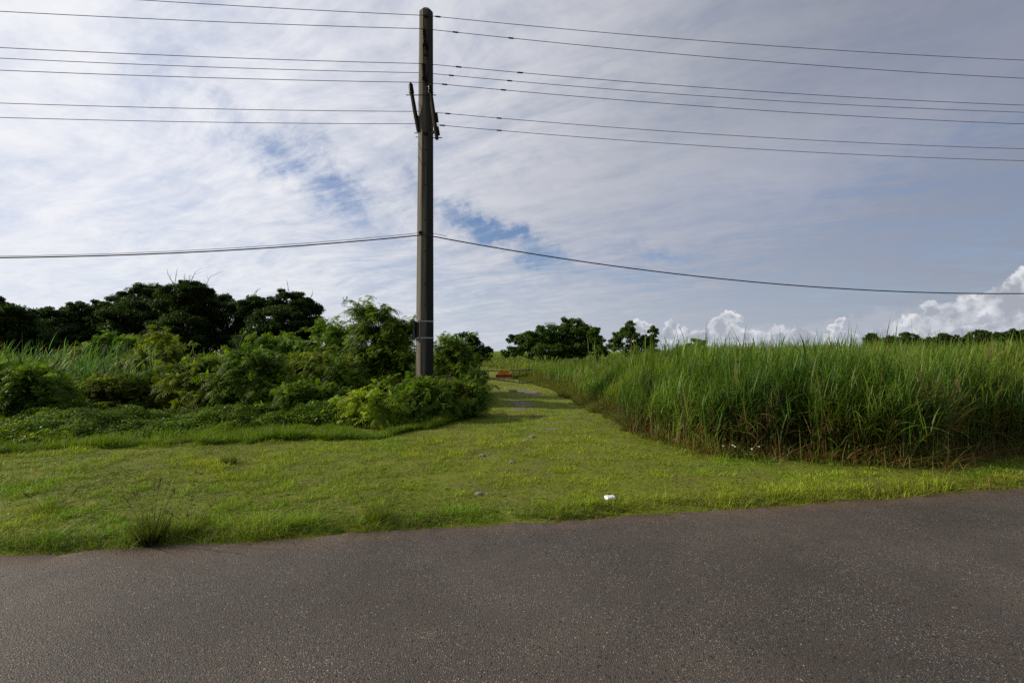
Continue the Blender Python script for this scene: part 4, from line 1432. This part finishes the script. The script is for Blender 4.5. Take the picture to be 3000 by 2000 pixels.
# ---------------------------------------------------------------- gate across the track
GY = 22.0
gate = empty('field_gate', (P(1480, 1120, GY).x, GY, 0.03))
tag(gate, 'low grey pipe gate with sloping lower rail closing the grassy track', 'gate')
GO = Vector(gate.location)
def gpt(x, y):
    p = P(x, y, GY)
    p.z = max(p.z, 0.07)
    return p - GO
mb = MB(); mb.tube([gpt(1380, 1086), gpt(1470, 1085.5), gpt(1556, 1083.5)], 0.032, 8, cap=True); mb.build('top_rail', M['pipe'], gate, smooth=True)
mb = MB(); mb.tube([gpt(1380, 1105), gpt(1432, 1108), gpt(1480, 1115.5), gpt(1525, 1121), gpt(1566, 1127)], 0.028, 8, cap=True); mb.build('bottom_rail', M['pipe'], gate, smooth=True)
for x, y in ((1431, 1108), (1477, 1118), (1504, 1119), (1523, 1121)):
    mb = MB(); mb.tube([gpt(x, 1085), gpt(x, y)], 0.016, 6, cap=True); mb.build('picket', M['pipe'], gate, smooth=True)
for x in (1380,):
    mb = MB()
    a = gpt(x, 1078)
    mb.tube([Vector((a.x, 0, -0.3)), Vector((a.x, 0, a.z))], 0.05, 10, cap=True)
    mb.build('gate_post', M['pipe'], gate, smooth=True)

def lettering(txt, w, h, mat, parent, loc):
    cu = bpy.data.curves.new('lettering', 'FONT')
    cu.body = txt
    cu.align_x = 'CENTER'
    cu.align_y = 'CENTER'
    cu.extrude = 0.003
    cu.offset = 0.006
    ob = bpy.data.objects.new('lettering', cu)
    COL.objects.link(ob)
    bpy.context.view_layer.update()
    dg = bpy.context.evaluated_depsgraph_get()
    me = bpy.data.meshes.new_from_object(ob.evaluated_get(dg))
    bpy.data.objects.remove(ob)
    co = np.array([v.co[:] for v in me.vertices])
    lo_, hi_ = co.min(0), co.max(0)
    co[:, 0] = (co[:, 0] - (lo_[0] + hi_[0]) / 2) * w / (hi_[0] - lo_[0])
    co[:, 1] = (co[:, 1] - (lo_[1] + hi_[1]) / 2) * h / (hi_[1] - lo_[1])
    new = np.stack([co[:, 0], -co[:, 2], co[:, 1]], 1)
    me.vertices.foreach_set('co', new.astype(np.float32).ravel())
    me.materials.clear()
    me.materials.append(mat)
    me.update()
    o = bpy.data.objects.new('lettering', me)
    COL.objects.link(o)
    o.parent = parent
    o.location = loc
    return o

def plate(name, label, x0t, x1t, x0b, x1b, yt, yb, mat, Y):
    o0 = P((x0b + x1b) / 2, yb, Y)
    e = empty(name, o0)
    tag(e, label, 'sign')
    q = [P(x0b, yb, Y) - o0, P(x1b, yb, Y) - o0, P(x1t, yt, Y) - o0, P(x0t, yt, Y) - o0]
    mb = MB()
    V = [(p.x, -0.008, p.z) for p in q] + [(p.x, 0.008, p.z) for p in q]
    mb.add(V, [(0, 1, 2, 3), (7, 6, 5, 4), (0, 4, 5, 1), (1, 5, 6, 2), (2, 6, 7, 3), (3, 7, 4, 0)])
    mb.build('sign_plate', mat, e)
    return e, q
e, q = plate('warning_sign', 'amber trapezoid sign with dark lettering on the gate, above the red sign', 1463, 1491, 1456, 1498, 1083.5, 1095.6, M['amber'], GY - 0.06)
hh = q[3].z
lettering('PRIVATE', 0.40, hh * 0.34, M['letters_dark'], e, (0, -0.010, hh * 0.70))
lettering('PROPERTY', 0.50, hh * 0.34, M['letters_dark'], e, (0, -0.010, hh * 0.26))
e, q = plate('warning_sign', 'dark red rectangular sign hanging on the gate below the amber sign', 1452.5, 1500.5, 1452.5, 1500.5, 1096.2, 1105.5, M['redpaint'], GY - 0.06)
lettering('NO TRESPASSING', 0.66, q[3].z * 0.34, M['letters_pale'], e, (0, -0.010, q[3].z * 0.5))

# ---------------------------------------------------------------- small things
# crumpled white scrap on the lawn
lx, ly = gp(1788, 1466)
lit = empty('food_container', (lx, ly, float(ground_h(np.array([lx]), np.array([ly]))[0]) + 0.035), R(12))
tag(lit, 'crushed white foam food container lying on the lawn near the road', 'litter')
mb = MB()
def dish(cx, cy, cz, w, d, h, tilt):
    ring = []
    for (k, z) in ((1.0, h), (0.97, h), (0.72, 0.0)):
        pts = []
        for j in range(16):
            a = 2 * PI * j / 16
            x = max(-1, min(1, 1.25 * math.cos(a))) * w / 2 * k
            y = max(-1, min(1, 1.25 * math.sin(a))) * d / 2 * k
            zz = z + 0.004 * math.sin(3 * a + 1) * k
            pts.append((cx + x, cy + y * math.cos(tilt) - zz * math.sin(tilt), cz + y * math.sin(tilt) + zz * math.cos(tilt)))
        ring.append(pts)
    V = sum(ring, [])
    Fc = [(a * 16 + j, a * 16 + (j + 1) % 16, (a + 1) * 16 + (j + 1) % 16, (a + 1) * 16 + j) for a in range(2) for j in range(16)]
    b0 = 32
    for j in range(1, 8):
        Fc.append((b0 + j - 1, b0 + j, b0 + 15 - j, b0 + (16 - j) % 16))
    mb.add(V, Fc)
dish(0, 0, 0.006, 0.118, 0.080, -0.016, R(13))
mb.build('tray', M['litter'], lit)
# tussocks of grass
def tussock(label, x, y, H, rad, n, seedn, stalks=6, dark=True):
    # a clump of blades fanning out of one root
    r = np.random.default_rng(seedn)
    gx, gy = gp(x, y)
    root = empty('grass_tussock', (gx, gy, float(ground_h(np.array([gx]), np.array([gy]))[0])))
    tag(root, label, 'grass tuft', 'grass tufts on the lawn')
    a = r.uniform(0, 2 * PI, n)
    rr = rad * np.sqrt(r.random(n)) * 0.6
    base = np.stack([np.cos(a) * rr, np.sin(a) * rr, np.zeros(n) - 0.01], 1)
    ln = 0.04 + 0.30 * rr / rad + np.abs(r.normal(0, 0.10, n))
    d = norm(np.stack([np.cos(a) * ln, np.sin(a) * ln, np.ones(n)], 1))
    b = np.stack([np.cos(a) * 0.15, np.sin(a) * 0.15, -0.12 * np.ones(n)], 1) * r.random(n)[:, None] * 2
    wv = rand_dir(n, r) * np.array([1, 1, 0.1])
    h = r.random(n)[:, None]
    c = (np.array([0.04, 0.06, 0.012]) * (1 - h) + np.array([0.09, 0.115, 0.02]) * h) if dark else (np.array([0.06, 0.09, 0.012]) * (1 - h) + np.array([0.13, 0.16, 0.02]) * h)
    dry = r.random(n) < 0.15
    c[dry] = np.array([0.16, 0.12, 0.06])
    mb = MB()
    mb.ribbon(base, d, b, norm(wv), H * r.uniform(0.4, 1.0, n), 0.0055, [1, 0.8, 0.5, 0.1], c)
    mb.build('blades', M['tallgrass'], root)
    if stalks:
        mb = MB()
        for k in range(stalks):
            an = r.uniform(0, 2 * PI)
            tipz = H * r.uniform(1.2, 1.75)
            p0 = Vector((0.04 * math.cos(an), 0.04 * math.sin(an), 0))
            p1 = Vector((0.10 * math.cos(an), 0.10 * math.sin(an), tipz * 0.6))
            p2 = Vector((0.19 * math.cos(an), 0.19 * math.sin(an), tipz))
            mb.tube([p0, p1, p2], [0.0018, 0.0014, 0.0008], 4)
            m_ = 26
            tt = r.uniform(0.35, 1.0, m_)
            pb = np.array([list(p1.lerp(p2, q)) for q in tt])
            mb.ribbon(pb, norm(r.normal(0, 1, (m_, 3)) + np.array([0, 0, 1.0])), np.zeros((m_, 3)), rand_dir(m_, r), 0.03, 0.004, [1, 0.5], (1, 1, 1))
        mb.build('seed_stalks', simple_mat('seed_stalk', (0.13, 0.10, 0.045), 0.8), root)
    return root
tussock('large dark grass tuft with tall seed stalks at the road edge on the left', 440, 1578, 0.34, 0.13, 420, 1, 9)
tussock('small dark grass tuft alone in the left half of the lawn', 672, 1356, 0.20, 0.14, 200, 2, 0)
tussock('low spiky green tuft at the road edge near the left corner of the lawn', 150, 1500, 0.12, 0.2, 240, 3, 2, False)
tussock('yellow green tuft at the road edge just left of the middle', 1105, 1515, 0.15, 0.18, 300, 4, 3, False)
tussock('grass tuft between the two stony patches of the track', 1503, 1151, 0.16, 0.25, 240, 5, 0)
tussock('spreading green tuft right of the large dark one at the road edge', 560, 1545, 0.15, 0.22, 260, 6, 4, False)

# flowering weeds at the foot of the tall grass
def flower_weed(label, x, y, seedn, n=7, H=0.45):
    r = np.random.default_rng(seedn)
    gx, gy = gp(x, y)
    root = empty('flowering_weed', (gx, gy, 0.03))
    tag(root, label, 'wildflower', 'white flowering weeds at the foot of the tall grass')
    st, lf = MB(), MB()
    for k in range(n):
        a = r.uniform(0, 2 * PI)
        q = r.uniform(0.05, 0.30)
        top = Vector((math.cos(a) * q, math.sin(a) * q * 0.5, H * r.uniform(0.55, 1.0)))
        st.tube([(0, 0, -0.02), tuple(top * 0.5 + Vector((0, 0, 0.05))), tuple(top)], [0.004, 0.003, 0.002], 4, (0.07, 0.09, 0.02))
        m_ = 7
        an = np.linspace(0, 2 * PI, m_, endpoint=False) + r.random()
        d = np.stack([np.cos(an), np.sin(an) - 0.4, 0.5 + 0 * an], 1)
        hd = MB()
        hd.ribbon(np.tile(np.array(top), (m_, 1)), norm(d), np.zeros((m_, 3)), norm(np.stack([-np.sin(an), np.cos(an), 0 * an], 1)), 0.022, 0.012, [0.6, 1, 0.7], (0.75, 0.75, 0.72))
        hd.build('flower_head', M['petal'], root)
        pb = np.array([list(top * f) for f in r.uniform(0.1, 0.85, 10)])
        leaves(lf, pb, 0.055, r, np.array([0.06, 0.11, 0.02]), up=0.4)
    st.build('stems', M['leaf'], root)
    lf.build('foliage', M['leaf'], root)
for i, (lab, x, y, n, H) in enumerate([
        ('leftmost cluster of small white flowers before the tall grass', 2185, 1318, 11, 0.50),
        ('white flower cluster slightly right of the leftmost one', 2240, 1312, 8, 0.50),
        ('low white flower cluster beside the straw at the middle of the field edge', 2295, 1330, 6, 0.34),
        ('few white flowers on thin stems nearest the leaning canes', 2168, 1345, 5, 0.22)]):
    flower_weed(lab, x, y, 500 + i, n, H)

# stones of the track
def make_gravel():
    r = np.random.default_rng(61)
    mb = MB()
    for px, py, rx, ry, a in PATCHW:
        n = int(3 + 60 * rx * ry * 4 * a)
        x = px + r.normal(0, 0.62, n) * rx
        y = py + r.normal(0, 0.62, n) * ry
        z = ground_h(x, y)
        for i in range(n):
            s = r.uniform(0.006, 0.018) * (1 if r.random() > 0.08 else 1.8)
            o = np.array([x[i], y[i], z[i] + s * 0.15])
            v = np.array([(-1, -1, -.5), (1, -1, -.5), (1, 1, -.5), (-1, 1, -.5), (-.6, -.6, .5), (.6, -.6, .5), (.6, .6, .5), (-.6, .6, .5)]) * s * r.uniform(0.6, 1.2, (8, 3))
            an = r.uniform(0, PI)
            ca, sa = math.cos(an), math.sin(an)
            v = np.stack([v[:, 0] * ca - v[:, 1] * sa, v[:, 0] * sa + v[:, 1] * ca, v[:, 2]], 1) + o
            mb.add(v, [(4, 5, 6, 7), (0, 1, 5, 4), (1, 2, 6, 5), (2, 3, 7, 6), (3, 0, 4, 7)])
    o = mb.build('gravel', M['stone'])
    tag(o, 'pale coral gravel showing through the grass on the track', 'gravel', kind='stuff')
make_gravel()
def rock(label, x, y, s, seedn):
    r = np.random.default_rng(seedn)
    gx, gy = gp(x, y)
    mb = MB()
    rings = []
    for z, k in ((-0.3, 0.9), (0.05, 1.0), (0.35, 0.75), (0.5, 0.3)):
        rings.append([(math.cos(t) * k * s * r.uniform(0.8, 1.2), math.sin(t) * k * s * 0.7 * r.uniform(0.8, 1.2), z * s * 0.9 * r.uniform(0.85, 1.15)) for t in np.linspace(0, 2 * PI, 8, endpoint=False)])
    V = sum(rings, [])
    Fc = [(a * 8 + j, a * 8 + (j + 1) % 8, (a + 1) * 8 + (j + 1) % 8, (a + 1) * 8 + j) for a in range(3) for j in range(8)]
    Fc += [(24, 25, 30, 31), (25, 26, 29, 30), (26, 27, 28, 29)]
    mb.add(V, Fc)
    o = mb.build('rock', M['stone'], None, (gx, gy, float(ground_h(np.array([gx]), np.array([gy]))[0]) + 0.01))
    tag(o, label, 'stone', 'pale stones lying in the grass')
rock('pale stone at the mouth of the track below the shadow band', 1558, 1283, 0.060, 1)
rock('pale grey stone just left of and nearer than the track mouth stone', 1538, 1294, 0.055, 2)
rock('small pale stone in the worn line left of the track', 1412, 1337, 0.045, 3)
rock('flat grey stone in the lawn nearest the road', 1402, 1447, 0.045, 4)
rock('small grey stone at the end of the worn line', 1500, 1357, 0.040, 5)
rock('broken pale stone in the grass before the flowering weeds', 2165, 1338, 0.050, 6)
